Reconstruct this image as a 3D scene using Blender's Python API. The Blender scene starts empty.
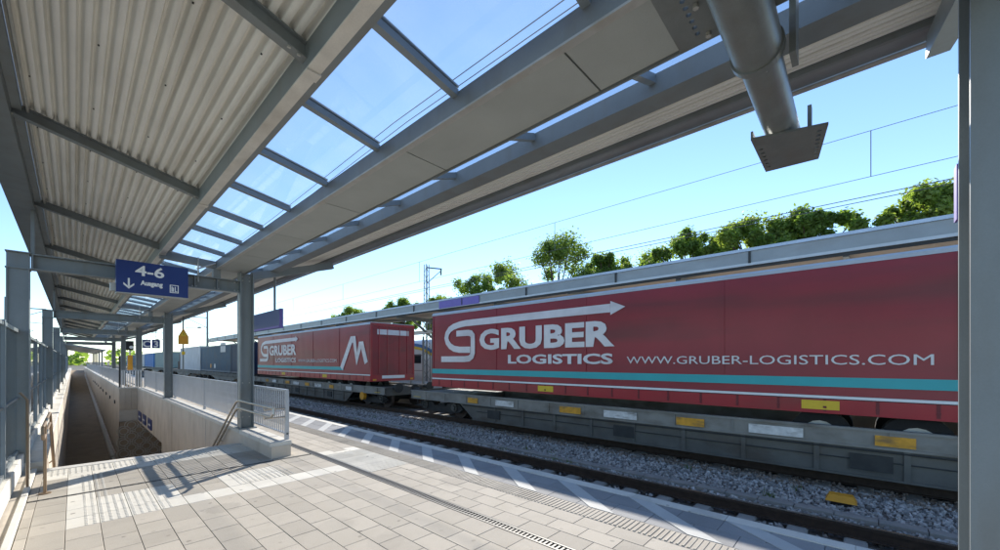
import bpy, math, random
from mathutils import Vector, Matrix
random.seed(7)
R = math.radians
scene = bpy.context.scene
col = scene.collection

# ------------------------------------------------------------------ camera
YAW = 47.6
H = 1.65
cam_d = bpy.data.cameras.new("camera")
cam_d.sensor_width = 36.0
cam_d.lens = 0.3894 * 36.0
cam_d.shift_y = 0.086
cam_d.clip_start = 0.05
cam_d.clip_end = 3000
cam = bpy.data.objects.new("camera", cam_d)
cam.location = (0, 0, H)
cam.rotation_euler = (R(90), 0, R(-YAW))
col.objects.link(cam)
scene.camera = cam

# ------------------------------------------------------------------ sky and sun
SUN_EL, SUN_AZ = 28.6, 59.5
world = bpy.data.worlds.new("World")
scene.world = world
world.use_nodes = True
wn = world.node_tree.nodes
wl = world.node_tree.links
for n in list(wn):
    wn.remove(n)
w_out = wn.new("ShaderNodeOutputWorld")
w_bg = wn.new("ShaderNodeBackground")
w_sky = wn.new("ShaderNodeTexSky")
w_sky.sky_type = 'NISHITA'
w_sky.sun_disc = False
w_sky.sun_elevation = R(SUN_EL)
w_sky.sun_rotation = R(SUN_AZ)
w_sky.air_density = 1.0
w_sky.dust_density = 0.0
w_sky.altitude = 600.0
w_sky.ozone_density = 3.2
w_bg.inputs[1].default_value = 0.12
wl.new(w_sky.outputs[0], w_bg.inputs[0])
wl.new(w_bg.outputs[0], w_out.inputs[0])

sun_d = bpy.data.lights.new("sun", 'SUN')
sun_d.energy = 3.5
sun_d.angle = R(0.5)
sun_d.color = (1.0, 0.94, 0.85)
sun = bpy.data.objects.new("sun", sun_d)
S = Vector((math.sin(R(SUN_AZ)) * math.cos(R(SUN_EL)), math.cos(R(SUN_AZ)) * math.cos(R(SUN_EL)), math.sin(R(SUN_EL))))
sun.rotation_euler = S.to_track_quat('Z', 'Y').to_euler()
sun.location = (30, 20, 25)
col.objects.link(sun)

scene.view_settings.view_transform = 'Standard'
scene.view_settings.look = 'None'
scene.view_settings.gamma = 1.0
scene.view_settings.use_curve_mapping = False
scene.view_settings.exposure = 1.2
scene.render.engine = 'CYCLES'
scene.cycles.max_bounces = 8
scene.cycles.diffuse_bounces = 5
scene.cycles.transparent_max_bounces = 24
scene.cycles.use_denoising = True

# ------------------------------------------------------------------ materials
def mat(name, c, rough=0.6, metal=0.0, var=0.12, scale=3.0, bump=0.0, bscale=60.0, rnd=0.0, fine=0.0, spec=0.5,
        dirt=None, dirt_amt=0.0, dirt_scale=(1, 1, 1), coat=0.0):
    """principled surface: base colour with noise wear, per-piece tint (rnd), optional shaped dirt streaks and fine relief"""
    m = bpy.data.materials.new(name)
    m.use_nodes = True
    nt = m.node_tree
    N, L = nt.nodes, nt.links
    b = N["Principled BSDF"]
    b.inputs["Roughness"].default_value = rough
    b.inputs["Metallic"].default_value = metal
    b.inputs["Specular IOR Level"].default_value = spec
    b.inputs["Coat Weight"].default_value = coat
    geo = N.new("ShaderNodeNewGeometry")
    no = N.new("ShaderNodeTexNoise")
    no.inputs["Scale"].default_value = scale
    no.inputs["Detail"].default_value = 6
    no.inputs["Roughness"].default_value = 0.62
    L.new(geo.outputs["Position"], no.inputs["Vector"])
    mr = N.new("ShaderNodeMapRange")
    mr.inputs["From Min"].default_value = 0.28
    mr.inputs["From Max"].default_value = 0.72
    mr.inputs["To Min"].default_value = 1.0 - var
    mr.inputs["To Max"].default_value = 1.0 + var
    L.new(no.outputs["Fac"], mr.inputs["Value"])
    val = mr.outputs[0]
    if fine > 0:
        n2 = N.new("ShaderNodeTexNoise")
        n2.inputs["Scale"].default_value = 140
        n2.inputs["Detail"].default_value = 2
        L.new(geo.outputs["Position"], n2.inputs["Vector"])
        m2 = N.new("ShaderNodeMapRange")
        m2.inputs["From Min"].default_value = 0.3
        m2.inputs["From Max"].default_value = 0.7
        m2.inputs["To Min"].default_value = 1.0 - fine
        m2.inputs["To Max"].default_value = 1.0 + fine
        L.new(n2.outputs["Fac"], m2.inputs["Value"])
        mu = N.new("ShaderNodeMath"); mu.operation = 'MULTIPLY'
        L.new(val, mu.inputs[0]); L.new(m2.outputs[0], mu.inputs[1])
        val = mu.outputs[0]
    if rnd > 0:
        oi = N.new("ShaderNodeObjectInfo")
        ad = N.new("ShaderNodeMath"); ad.operation = 'ADD'
        L.new(oi.outputs["Random"], ad.inputs[0]); L.new(geo.outputs["Random Per Island"], ad.inputs[1])
        fr = N.new("ShaderNodeMath"); fr.operation = 'FRACT'
        L.new(ad.outputs[0], fr.inputs[0])
        m3 = N.new("ShaderNodeMapRange")
        m3.inputs["To Min"].default_value = 1.0 - rnd
        m3.inputs["To Max"].default_value = 1.0 + rnd
        L.new(fr.outputs[0], m3.inputs["Value"])
        mu = N.new("ShaderNodeMath"); mu.operation = 'MULTIPLY'
        L.new(val, mu.inputs[0]); L.new(m3.outputs[0], mu.inputs[1])
        val = mu.outputs[0]
    vm = N.new("ShaderNodeVectorMath"); vm.operation = 'SCALE'
    vm.inputs[0].default_value = c[:3]
    L.new(val, vm.inputs["Scale"])
    out = vm.outputs[0]
    if dirt is not None:
        mp = N.new("ShaderNodeMapping")
        mp.inputs["Scale"].default_value = dirt_scale
        L.new(geo.outputs["Position"], mp.inputs["Vector"])
        dn = N.new("ShaderNodeTexNoise")
        dn.inputs["Scale"].default_value = 1.0
        dn.inputs["Detail"].default_value = 5
        L.new(mp.outputs[0], dn.inputs["Vector"])
        dm = N.new("ShaderNodeMapRange")
        dm.inputs["From Min"].default_value = 0.5
        dm.inputs["From Max"].default_value = 0.72
        dm.inputs["To Min"].default_value = 0.0
        dm.inputs["To Max"].default_value = dirt_amt
        L.new(dn.outputs["Fac"], dm.inputs["Value"])
        mx = N.new("ShaderNodeMix"); mx.data_type = 'RGBA'
        L.new(dm.outputs[0], mx.inputs["Factor"])
        L.new(out, mx.inputs["A"])
        mx.inputs["B"].default_value = (*dirt[:3], 1)
        out = mx.outputs["Result"]
    L.new(out, b.inputs["Base Color"])
    if bump > 0:
        bn = N.new("ShaderNodeTexNoise")
        bn.inputs["Scale"].default_value = bscale
        bn.inputs["Detail"].default_value = 4
        L.new(geo.outputs["Position"], bn.inputs["Vector"])
        bp = N.new("ShaderNodeBump")
        bp.inputs["Strength"].default_value = bump
        bp.inputs["Distance"].default_value = 0.01
        L.new(bn.outputs["Fac"], bp.inputs["Height"])
        L.new(bp.outputs[0], b.inputs["Normal"])
    return m

def add_spots(m, c, scale=2.6, size=0.085, amt=0.6):
    """small round stains scattered on the paving"""
    N, L = m.node_tree.nodes, m.node_tree.links
    b = N["Principled BSDF"]
    src = b.inputs["Base Color"].links[0].from_socket
    geo = N.new("ShaderNodeNewGeometry")
    vo = N.new("ShaderNodeTexVoronoi"); vo.voronoi_dimensions = '2D'; vo.inputs["Scale"].default_value = scale
    L.new(geo.outputs["Position"], vo.inputs["Vector"])
    no = N.new("ShaderNodeTexNoise"); no.inputs["Scale"].default_value = 25
    L.new(geo.outputs["Position"], no.inputs["Vector"])
    ad = N.new("ShaderNodeMath"); ad.operation = 'MULTIPLY_ADD'; ad.inputs[1].default_value = 0.08
    L.new(no.outputs["Fac"], ad.inputs[0]); L.new(vo.outputs["Distance"], ad.inputs[2])
    mr = N.new("ShaderNodeMapRange"); mr.inputs["From Min"].default_value = size + 0.04; mr.inputs["From Max"].default_value = size + 0.065
    mr.inputs["To Min"].default_value = amt; mr.inputs["To Max"].default_value = 0.0
    L.new(ad.outputs[0], mr.inputs["Value"])
    rn = N.new("ShaderNodeSeparateColor"); L.new(vo.outputs["Color"], rn.inputs[0])
    mu = N.new("ShaderNodeMath"); mu.operation = 'MULTIPLY'
    L.new(mr.outputs[0], mu.inputs[0]); L.new(rn.outputs[0], mu.inputs[1])
    mx = N.new("ShaderNodeMix"); mx.data_type = 'RGBA'
    L.new(mu.outputs[0], mx.inputs["Factor"]); L.new(src, mx.inputs["A"]); mx.inputs["B"].default_value = (*c, 1)
    L.new(mx.outputs["Result"], b.inputs["Base Color"])

def glass(name, tint, body, gloss=0.12, rough=0.02):
    """thin pane: clear part tinted, a little dust (diffuse body) and a fresnel reflection"""
    m = bpy.data.materials.new(name)
    m.use_nodes = True
    nt = m.node_tree
    N, L = nt.nodes, nt.links
    for n in list(N):
        N.remove(n)
    o = N.new("ShaderNodeOutputMaterial")
    t = N.new("ShaderNodeBsdfTransparent"); t.inputs[0].default_value = (*tint, 1)
    d = N.new("ShaderNodeBsdfTranslucent"); d.inputs[0].default_value = (0.8, 0.82, 0.82, 1)
    g = N.new("ShaderNodeBsdfGlossy"); g.inputs["Roughness"].default_value = rough
    no = N.new("ShaderNodeTexNoise"); no.inputs["Scale"].default_value = 2.2; no.inputs["Detail"].default_value = 6
    geo = N.new("ShaderNodeNewGeometry")
    L.new(geo.outputs["Position"], no.inputs["Vector"])
    mr = N.new("ShaderNodeMapRange")
    mr.inputs["From Min"].default_value = 0.35; mr.inputs["From Max"].default_value = 0.75
    mr.inputs["To Min"].default_value = body * 0.5; mr.inputs["To Max"].default_value = body * 1.6
    L.new(no.outputs["Fac"], mr.inputs["Value"])
    m1 = N.new("ShaderNodeMixShader")
    L.new(mr.outputs[0], m1.inputs[0]); L.new(t.outputs[0], m1.inputs[1]); L.new(d.outputs[0], m1.inputs[2])
    fr = N.new("ShaderNodeLayerWeight"); fr.inputs[0].default_value = 0.5
    pw = N.new("ShaderNodeMath"); pw.operation = 'POWER'; pw.inputs[1].default_value = 4.0
    L.new(fr.outputs["Facing"], pw.inputs[0])
    mu = N.new("ShaderNodeMath"); mu.operation = 'MULTIPLY_ADD'; mu.inputs[1].default_value = 0.9; mu.inputs[2].default_value = gloss * 0.4
    mu.use_clamp = True
    L.new(pw.outputs[0], mu.inputs[0])
    m2 = N.new("ShaderNodeMixShader")
    L.new(mu.outputs[0], m2.inputs[0]); L.new(m1.outputs[0], m2.inputs[1]); L.new(g.outputs[0], m2.inputs[2])
    L.new(m2.outputs[0], o.inputs[0])
    return m

def leaf_mat(name, c):
    m = mat(name, c, rough=0.55, var=0.35, scale=0.6, rnd=0.35, spec=0.25)
    N, L = m.node_tree.nodes, m.node_tree.links
    b = N["Principled BSDF"]
    tr = N.new("ShaderNodeBsdfTranslucent")
    tr.inputs[0].default_value = (c[0] * 2.2, c[1] * 2.2, c[2] * 0.9, 1)
    mx = N.new("ShaderNodeMixShader"); mx.inputs[0].default_value = 0.58
    out = [n for n in N if n.type == 'OUTPUT_MATERIAL'][0]
    L.new(b.outputs[0], mx.inputs[1]); L.new(tr.outputs[0], mx.inputs[2]); L.new(mx.outputs[0], out.inputs[0])
    return m

M = {}
M['steel'] = mat('painted_steel', (0.195, 0.22, 0.228), 0.42, 0.0, 0.10, 2.5, 0.06, 25, fine=0.03, dirt=(0.16, 0.14, 0.11), dirt_amt=0.35, dirt_scale=(6, 6, 1.2))
M['steel_light'] = mat('galvanised_light', (0.46, 0.46, 0.43), 0.4, 0.25, 0.14, 5, 0.05, 40, fine=0.04, dirt=(0.3, 0.26, 0.2), dirt_amt=0.4, dirt_scale=(4, 4, 4))
M['tube'] = mat('painted_tube', (0.22, 0.235, 0.225), 0.36, 0.35, 0.16, 5, 0.05, 30, fine=0.04, dirt=(0.22, 0.16, 0.12), dirt_amt=0.3, dirt_scale=(3, 5, 5))
M['flange'] = mat('lit_flange', (0.66, 0.64, 0.58), 0.4, 0.1, 0.12, 5, 0.05, 40, fine=0.04, dirt=(0.4, 0.35, 0.28), dirt_amt=0.5, dirt_scale=(4, 1.5, 4))  # paler tone paints in the light caught on the purlin underside
M['sheet'] = mat('corrugated_sheet', (0.78, 0.77, 0.72), 0.5, 0.0, 0.06, 1.2, 0.02, 30, fine=0.03, rnd=0.03, dirt=(0.42, 0.38, 0.30), dirt_amt=0.35, dirt_scale=(8, 0.5, 8))
M['soffit'] = mat('soffit_panel', (0.38, 0.405, 0.385), 0.55, 0.0, 0.08, 2, 0.03, 40, fine=0.05, rnd=0.05)
M['tile'] = mat('concrete_paver', (0.43, 0.39, 0.33), 0.85, 0, 0.10, 2.2, 0.25, 120, rnd=0.10, fine=0.10, spec=0.3, dirt=(0.30, 0.27, 0.22), dirt_amt=0.45, dirt_scale=(2.2, 2.2, 1))
M['tile_grey'] = mat('grey_paver', (0.40, 0.365, 0.31), 0.85, 0, 0.10, 2.2, 0.25, 120, rnd=0.10, fine=0.10, spec=0.3)
M['tile_white'] = mat('white_tactile_paver', (0.64, 0.61, 0.54), 0.8, 0, 0.10, 3, 0.15, 90, rnd=0.06, fine=0.06, spec=0.3, dirt=(0.5, 0.46, 0.38), dirt_amt=0.5, dirt_scale=(3, 3, 3))
M['tile_edge'] = mat('edge_paver', (0.27, 0.27, 0.27), 0.85, 0, 0.10, 2.2, 0.2, 120, rnd=0.10, fine=0.08, spec=0.3)
M['stripe'] = mat('pale_stripe_paver', (0.46, 0.46, 0.44), 0.8, 0, 0.08, 4, 0.15, 100, fine=0.06)
M['joint'] = mat('sand_joint', (0.20, 0.18, 0.15), 0.95, 0, 0.2, 8, 0.3, 120)
M['concrete'] = mat('concrete_wall', (0.54, 0.48, 0.40), 0.85, 0, 0.12, 1.4, 0.15, 40, fine=0.05, dirt=(0.30, 0.24, 0.17), dirt_amt=0.45, dirt_scale=(2.3, 2.3, 0.8))
M['coping'] = mat('coping_stone', (0.58, 0.56, 0.51), 0.8, 0, 0.1, 4, 0.2, 60, rnd=0.08, fine=0.06, dirt=(0.3, 0.26, 0.2), dirt_amt=0.4, dirt_scale=(4, 4, 4))
M['ramp'] = mat('ramp_asphalt', (0.26, 0.20, 0.13), 0.9, 0, 0.15, 1.5, 0.3, 80, fine=0.1, dirt=(0.17, 0.13, 0.09), dirt_amt=0.5, dirt_scale=(1.5, 0.6, 1))
M['dark'] = mat('dark_steel', (0.045, 0.045, 0.042), 0.7, 0.2, 0.25, 4, 0.1, 30)
M['black'] = mat('black_plastic', (0.012, 0.012, 0.014), 0.4, 0, 0.1, 5)
M['rail_side'] = mat('rusty_rail', (0.075, 0.048, 0.032), 0.8, 0.2, 0.25, 8, 0.2, 60, fine=0.1)
M['rail_top'] = mat('polished_rail', (0.42, 0.40, 0.37), 0.25, 0.9, 0.1, 6)
M['ballast'] = mat('ballast_bed', (0.17, 0.155, 0.14), 0.95, 0, 0.4, 14, 0.9, 35, fine=0.3)
M['stone'] = mat('ballast_stone', (0.37, 0.35, 0.33), 0.85, 0, 0.2, 9, 0.2, 60, rnd=0.5)
M['sleeper'] = mat('concrete_sleeper', (0.30, 0.28, 0.25), 0.9, 0, 0.15, 4, 0.2, 50)
M['ground'] = mat('ground_soil', (0.15, 0.135, 0.10), 0.95, 0, 0.35, 0.25, 0.5, 3, fine=0.15)
M['blue'] = mat('sign_blue', (0.005, 0.029, 0.165), 0.35, 0, 0.04, 3)
M['white'] = mat('sign_white', (0.82, 0.82, 0.80), 0.4, 0, 0.03, 3)
M['orange'] = mat('warning_orange', (0.72, 0.32, 0.02), 0.5, 0, 0.08, 6)
M['yellow'] = mat('warning_yellow', (0.75, 0.50, 0.03), 0.5, 0, 0.08, 6)
M['red'] = mat('red_curtain', (0.28, 0.017, 0.030), 0.34, 0, 0.14, 0.9, 0.05, 4, fine=0.02, dirt=(0.13, 0.022, 0.028), dirt_amt=0.65, dirt_scale=(1, 0.16, 1.9))  # streaks carry grime and also paint in the banded sheen along the side
M['red_gloss'] = mat('red_metal', (0.36, 0.012, 0.026), 0.28, 0, 0.08, 2, dirt=(0.14, 0.05, 0.04), dirt_amt=0.4, dirt_scale=(2, 0.6, 2))
M['teal'] = mat('teal_band', (0.03, 0.40, 0.42), 0.4, 0, 0.06, 2)
M['print'] = mat('white_print', (0.74, 0.72, 0.71), 0.45, 0, 0.08, 3, dirt=(0.45, 0.36, 0.34), dirt_amt=0.4, dirt_scale=(1, 0.5, 2))
M['trailer_roof'] = mat('trailer_roof', (0.50, 0.53, 0.54), 0.45, 0.1, 0.1, 2)
M['wagon'] = mat('wagon_frame', (0.12, 0.115, 0.10), 0.6, 0.1, 0.2, 2, 0.08, 12, fine=0.05, dirt=(0.08, 0.055, 0.035), dirt_amt=0.7, dirt_scale=(2, 1.0, 2.5))
M['wagon_light'] = mat('wagon_sill', (0.25, 0.24, 0.215), 0.55, 0.1, 0.18, 2, 0.08, 12, fine=0.05, dirt=(0.10, 0.075, 0.05), dirt_amt=0.7, dirt_scale=(2, 1.3, 3))
M['wheel'] = mat('wheel_steel', (0.10, 0.075, 0.06), 0.6, 0.5, 0.25, 6)
M['tyre'] = mat('tyre_rubber', (0.02, 0.02, 0.021), 0.9, 0, 0.15, 6)
M['blue_dark'] = mat('container_dark_blue', (0.008, 0.03, 0.075), 0.45, 0, 0.15, 1.5, dirt=(0.08, 0.05, 0.03), dirt_amt=0.3, dirt_scale=(2, 2, 1))
M['blue_mid'] = mat('container_blue', (0.010, 0.065, 0.125), 0.45, 0, 0.15, 1.5, dirt=(0.1, 0.07, 0.04), dirt_amt=0.3, dirt_scale=(2, 2, 1))
M['silver'] = mat('container_silver', (0.48, 0.49, 0.50), 0.45, 0.1, 0.10, 1.5, dirt=(0.25, 0.2, 0.15), dirt_amt=0.3, dirt_scale=(2, 2, 1))
M['green_grey'] = mat('container_green_grey', (0.20, 0.27, 0.26), 0.5, 0, 0.1, 1.5)
M['bright_blue'] = mat('container_bright_blue', (0.03, 0.15, 0.40), 0.45, 0, 0.1, 1.5)
M['fascia'] = mat('canopy_fascia', (0.27, 0.29, 0.295), 0.4, 0.15, 0.10, 1.5, 0.03, 20, rnd=0.05, dirt=(0.22, 0.2, 0.17), dirt_amt=0.35, dirt_scale=(1, 0.8, 4))
M['fascia_cap'] = mat('canopy_cap', (0.40, 0.46, 0.54), 0.35, 0.3, 0.1, 2)
M['under'] = mat('canopy_underside', (0.50, 0.44, 0.36), 0.7, 0, 0.1, 1)
M['violet'] = mat('violet_banner', (0.16, 0.12, 0.40), 0.5, 0, 0.08, 3)
M['steel_bar'] = mat('railing_bar', (0.42, 0.44, 0.47), 0.38, 0.3, 0.08, 3, fine=0.03)
M['stainless'] = mat('handrail_stainless', (0.46, 0.42, 0.36), 0.28, 0.7, 0.1, 6)
M['brown_rail'] = mat('brown_handrail', (0.27, 0.19, 0.12), 0.4, 0.3, 0.12, 6)
M['post_blue'] = mat('barrier_post', (0.20, 0.24, 0.27), 0.4, 0.1, 0.1, 3, fine=0.03)
M['wire'] = mat('copper_wire', (0.10, 0.11, 0.12), 0.5, 0.3, 0.1, 2)
M['mast'] = mat('mast_steel', (0.16, 0.18, 0.18), 0.5, 0.3, 0.15, 3)
M['bark'] = mat('tree_bark', (0.09, 0.065, 0.045), 0.9, 0, 0.3, 6, 0.6, 20)
M['leaf_a'] = leaf_mat('leaves_mid', (0.135, 0.20, 0.06))
M['leaf_b'] = leaf_mat('leaves_yellow_green', (0.175, 0.235, 0.07))
M['leaf_c'] = leaf_mat('leaves_dark', (0.12, 0.175, 0.06))
M['train_white'] = mat('railcar_white', (0.72, 0.72, 0.70), 0.3, 0, 0.05, 2, coat=0.3)
M['glass_dark'] = mat('window_dark', (0.02, 0.028, 0.03), 0.08, 0, 0.1, 2)
M['relief'] = mat('relief_panel', (0.40, 0.32, 0.23), 0.75, 0, 0.1, 3, 0.1, 30)
M['drain'] = mat('drain_grate', (0.13, 0.125, 0.115), 0.6, 0.3, 0.15, 10)
M['roof_glass'] = glass('roof_glass', (0.95, 0.97, 0.98), 0.05, gloss=0.10)
M['barrier_glass'] = glass('barrier_glass', (0.78, 0.82, 0.82), 0.10, gloss=0.14)

for k_ in ('tile', 'tile_grey', 'tile_white'):
    add_spots(M[k_], (0.17, 0.155, 0.135), 2.6, 0.035, 0.75)
    add_spots(M[k_], (0.26, 0.235, 0.20), 0.8, 0.12, 0.35)
M['stone_rust'] = mat('rusty_ballast_stone', (0.24, 0.19, 0.15), 0.9, 0, 0.25, 9, 0.2, 60, rnd=0.5)
M['strap'] = mat('curtain_strap', (0.16, 0.014, 0.02), 0.5, 0, 0.1, 5)
M['plate_orange'] = mat('grimy_orange_plate', (0.66, 0.32, 0.03), 0.6, 0, 0.2, 7, dirt=(0.12, 0.09, 0.06), dirt_amt=0.75, dirt_scale=(5, 3, 9))
M['plate_white'] = mat('grimy_white_plate', (0.68, 0.67, 0.64), 0.6, 0, 0.2, 7, dirt=(0.16, 0.13, 0.10), dirt_amt=0.75, dirt_scale=(5, 3, 9))
M['weed'] = leaf_mat('weed_leaves', (0.09, 0.14, 0.03))
# ------------------------------------------------------------------ mesh helpers
WORLD_LOC = {}
class MB:
    """collects geometry in world coordinates; build() links it as one mesh object"""
    def __init__(self):
        self.v, self.f = [], []
    def add(self, vs, fs):
        o = len(self.v)
        self.v.extend([tuple(p) for p in vs])
        self.f.extend([tuple(i + o for i in f) for f in fs])
        return self
    def box(self, x0, x1, y0, y1, z0, z1):
        return self.add([(x0, y0, z0), (x1, y0, z0), (x1, y1, z0), (x0, y1, z0), (x0, y0, z1), (x1, y0, z1), (x1, y1, z1), (x0, y1, z1)],
                        [(0, 3, 2, 1), (4, 5, 6, 7), (0, 1, 5, 4), (1, 2, 6, 5), (2, 3, 7, 6), (3, 0, 4, 7)])
    def cbox(self, x0, x1, y0, y1, z0, z1, c=0.0025):
        """box with a chamfered top"""
        return self.add([(x0, y0, z0), (x1, y0, z0), (x1, y1, z0), (x0, y1, z0), (x0, y0, z1 - c), (x1, y0, z1 - c), (x1, y1, z1 - c), (x0, y1, z1 - c),
                         (x0 + c, y0 + c, z1), (x1 - c, y0 + c, z1), (x1 - c, y1 - c, z1), (x0 + c, y1 - c, z1)],
                        [(0, 1, 5, 4), (1, 2, 6, 5), (2, 3, 7, 6), (3, 0, 4, 7), (4, 5, 9, 8), (5, 6, 10, 9), (6, 7, 11, 10), (7, 4, 8, 11), (8, 9, 10, 11)])
    def bar(self, p0, p1, w, h, up=(0, 0, 1)):
        """rectangular bar from p0 to p1, w across, h along up"""
        p0, p1 = Vector(p0), Vector(p1)
        d = (p1 - p0).normalized()
        u = Vector(up)
        s = d.cross(u)
        if s.length < 1e-4:
            s = d.cross(Vector((1, 0, 0)))
        s.normalize()
        u = s.cross(d).normalized()
        s *= w / 2
        u *= h / 2
        vs = [p0 - s - u, p0 + s - u, p0 + s + u, p0 - s + u, p1 - s - u, p1 + s - u, p1 + s + u, p1 - s + u]
        return self.add(vs, [(3, 2, 1, 0), (4, 5, 6, 7), (0, 1, 5, 4), (1, 2, 6, 5), (2, 3, 7, 6), (3, 0, 4, 7)])
    def tube(self, pts, r, n=10, caps=True):
        pts = [Vector(p) for p in pts]
        rs = r if isinstance(r, (list, tuple)) else [r] * len(pts)
        rings = []
        ref = None
        for i, p in enumerate(pts):
            d = (pts[min(i + 1, len(pts) - 1)] - pts[max(i - 1, 0)]).normalized()
            if ref is None:
                ref = Vector((0, 0, 1)) if abs(d.z) < 0.9 else Vector((1, 0, 0))
            s = d.cross(ref).normalized()
            u = s.cross(d).normalized()
            ref = u
            rings.append([p + (s * math.cos(2 * math.pi * k / n) + u * math.sin(2 * math.pi * k / n)) * rs[i] for k in range(n)])
        o = len(self.v)
        for rg in rings:
            self.v.extend([tuple(q) for q in rg])
        for i in range(len(rings) - 1):
            for k in range(n):
                a, b = o + i * n + k, o + i * n + (k + 1) % n
                self.f.append((a, b, b + n, a + n))
        if caps:
            self.f.append(tuple(o + k for k in reversed(range(n))))
            self.f.append(tuple(o + (len(rings) - 1) * n + k for k in range(n)))
        return self
    def prism(self, pts2, fn, a, b):
        """closed outline pts2 swept from parameter a to b; fn(u, v, t) -> world point"""
        n = len(pts2)
        vs = [fn(u, v, a) for u, v in pts2] + [fn(u, v, b) for u, v in pts2]
        fs = [tuple(range(n)), tuple(reversed(range(n, 2 * n)))]
        for i in range(n):
            j = (i + 1) % n
            fs.append((i, i + n, j + n, j))
        return self.add(vs, fs)
    def build(self, name, m, parent=None, smooth=False, org=None):
        me = bpy.data.meshes.new(name)
        base = WORLD_LOC.get(parent.name, Vector((0, 0, 0))) if parent else Vector((0, 0, 0))
        if org is None and parent is None:
            xs = [p[0] for p in self.v]; ys = [p[1] for p in self.v]; zs = [p[2] for p in self.v]
            org = ((min(xs) + max(xs)) / 2, (min(ys) + max(ys)) / 2, min(zs))
        o_ = Vector(org) if org is not None else base
        me.from_pydata([(p[0] - o_.x, p[1] - o_.y, p[2] - o_.z) for p in self.v], [], self.f)
        me.materials.append(M[m])
        me.update()
        fix_normals(me)
        if smooth:
            for p in me.polygons:
                p.use_smooth = True
            try:
                me.set_sharp_from_angle(angle=R(40))
            except Exception:
                pass
        ob = bpy.data.objects.new(name, me)
        col.objects.link(ob)
        ob.location = o_ - base
        if parent:
            ob.parent = parent
        WORLD_LOC[ob.name] = o_
        return ob

import bmesh
def fix_normals(me):
    bm = bmesh.new(); bm.from_mesh(me)
    bmesh.ops.recalc_face_normals(bm, faces=bm.faces)
    bm.to_mesh(me); bm.free()

def thing(name, label, cat, loc=(0, 0, 0), group=None, kind=None):
    o = bpy.data.objects.new(name, None)
    o.empty_display_size = 0.2
    col.objects.link(o)
    o.location = loc
    WORLD_LOC[o.name] = Vector(loc)
    return tag(o, label, cat, group, kind)

def tag(o, label=None, cat=None, group=None, kind=None):
    if label: o['label'] = label
    if cat: o['category'] = cat
    if group: o['group'] = group
    if kind: o['kind'] = kind
    return o

def share(src, name, parent, at):
    """another piece with the same mesh data, at world point at"""
    c = bpy.data.objects.new(name, src.data)
    col.objects.link(c)
    base = WORLD_LOC.get(parent.name, Vector((0, 0, 0)))
    c.location = Vector(at) - base
    c.parent = parent
    WORLD_LOC[c.name] = Vector(at)
    return c

def pieces(name, m, parent, mb, org, spots):
    """alike pieces sharing one mesh: built once at org, repeated at spots"""
    first = None
    for s in spots:
        if first is None:
            ob = mb.build(name, m, parent, org=org)
            base = WORLD_LOC.get(parent.name, Vector((0, 0, 0)))
            ob.location = Vector(s) - base
            WORLD_LOC[ob.name] = Vector(s)
            first = ob
        else:
            share(first, name, parent, s)
    return first

def copy_tree(o, parent=None, delta=Vector((0, 0, 0)), skip=()):
    c = o.copy(); col.objects.link(c)
    c.parent = parent
    if parent is None:
        c.location = o.location + delta
    WORLD_LOC[c.name] = WORLD_LOC[o.name] + delta
    for ch in list(o.children):
        if not ch.name.split('.')[0] in skip:
            copy_tree(ch, c, delta)
    return c

def text_mesh(mb, body, size, fn, depth=0.004, bold=0.0, align='CENTER', xs=1.0, shear=0.0, width=None):
    """flat lettering: glyph outline in (u, v), fn(u, v, t) -> world"""
    cu = bpy.data.curves.new("lettering", 'FONT')
    cu.body = body
    cu.size = size
    cu.align_x = align
    cu.offset = bold
    cu.extrude = depth / 2
    cu.shear = shear
    cu.resolution_u = 3
    ob = bpy.data.objects.new("lettering", cu)
    col.objects.link(ob)
    dg = bpy.context.evaluated_depsgraph_get()
    me = bpy.data.meshes.new_from_object(ob.evaluated_get(dg))
    if width:
        w = max(v.co.x for v in me.vertices) - min(v.co.x for v in me.vertices)
        xs = width / w
    mb.add([fn(v.co.x * xs, v.co.y, v.co.z + depth / 2) for v in me.vertices], [tuple(p.vertices) for p in me.polygons])
    bpy.data.objects.remove(ob)
    bpy.data.meshes.remove(me)
    bpy.data.curves.remove(cu)

SY, CY = math.sin(R(YAW)), math.cos(R(YAW))
def proj(x, y, z):
    d = x * SY + y * CY
    if d < 0.2:
        return None
    return 500 + 389.4 * (x * CY - y * SY) / d, 361 - 389.4 * (z - H) / d, d

FRAMES = [-0.44 + 9.75 * k for k in range(6)]       # canopy frames along the platform
ROOF_Y0, ROOF_Y1 = -3.8, 52.0
STAIR_Y = 9.15
RAMP_Y0, RAMP_Z0, RAMP_Y1, RAMP_Z1 = 31.0, -3.95, 110.0, -1.07
#SPLIT

# ================================================================== THE SETTING
# ground, one sheet to the horizon with a cut for the station's lower level (four strips round it)
g = MB()
GX0, GX1, GY0, GY1 = -0.75, 4.6, 8.0, 131.0
for (x0, x1, y0, y1) in ((-900, GX0, -900, 1500), (GX1, 900, -900, 1500), (GX0, GX1, -900, GY0), (GX0, GX1, GY1, 1500)):
    g.add([(x0, y0, -1.0), (x1, y0, -1.0), (x1, y1, -1.0), (x0, y1, -1.0)], [(0, 1, 2, 3)])
ground = g.build('ground', 'ground', org=(0, 0, -1.0))
tag(ground, 'brown bare ground running out to the horizon', kind='structure')

# our platform: slab in strips round the stairwell
p = MB()
p.box(-0.70, 4.66, -8, STAIR_Y, -0.98, -0.03)
p.box(2.56, 4.66, STAIR_Y, 130, -0.98, -0.03)
p.box(-0.70, -0.31, STAIR_Y, 130, -4.2, -0.03)
platform = p.build('platform', 'joint')
tag(platform, 'sunlit paved station platform beside the tracks', kind='structure')

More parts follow.
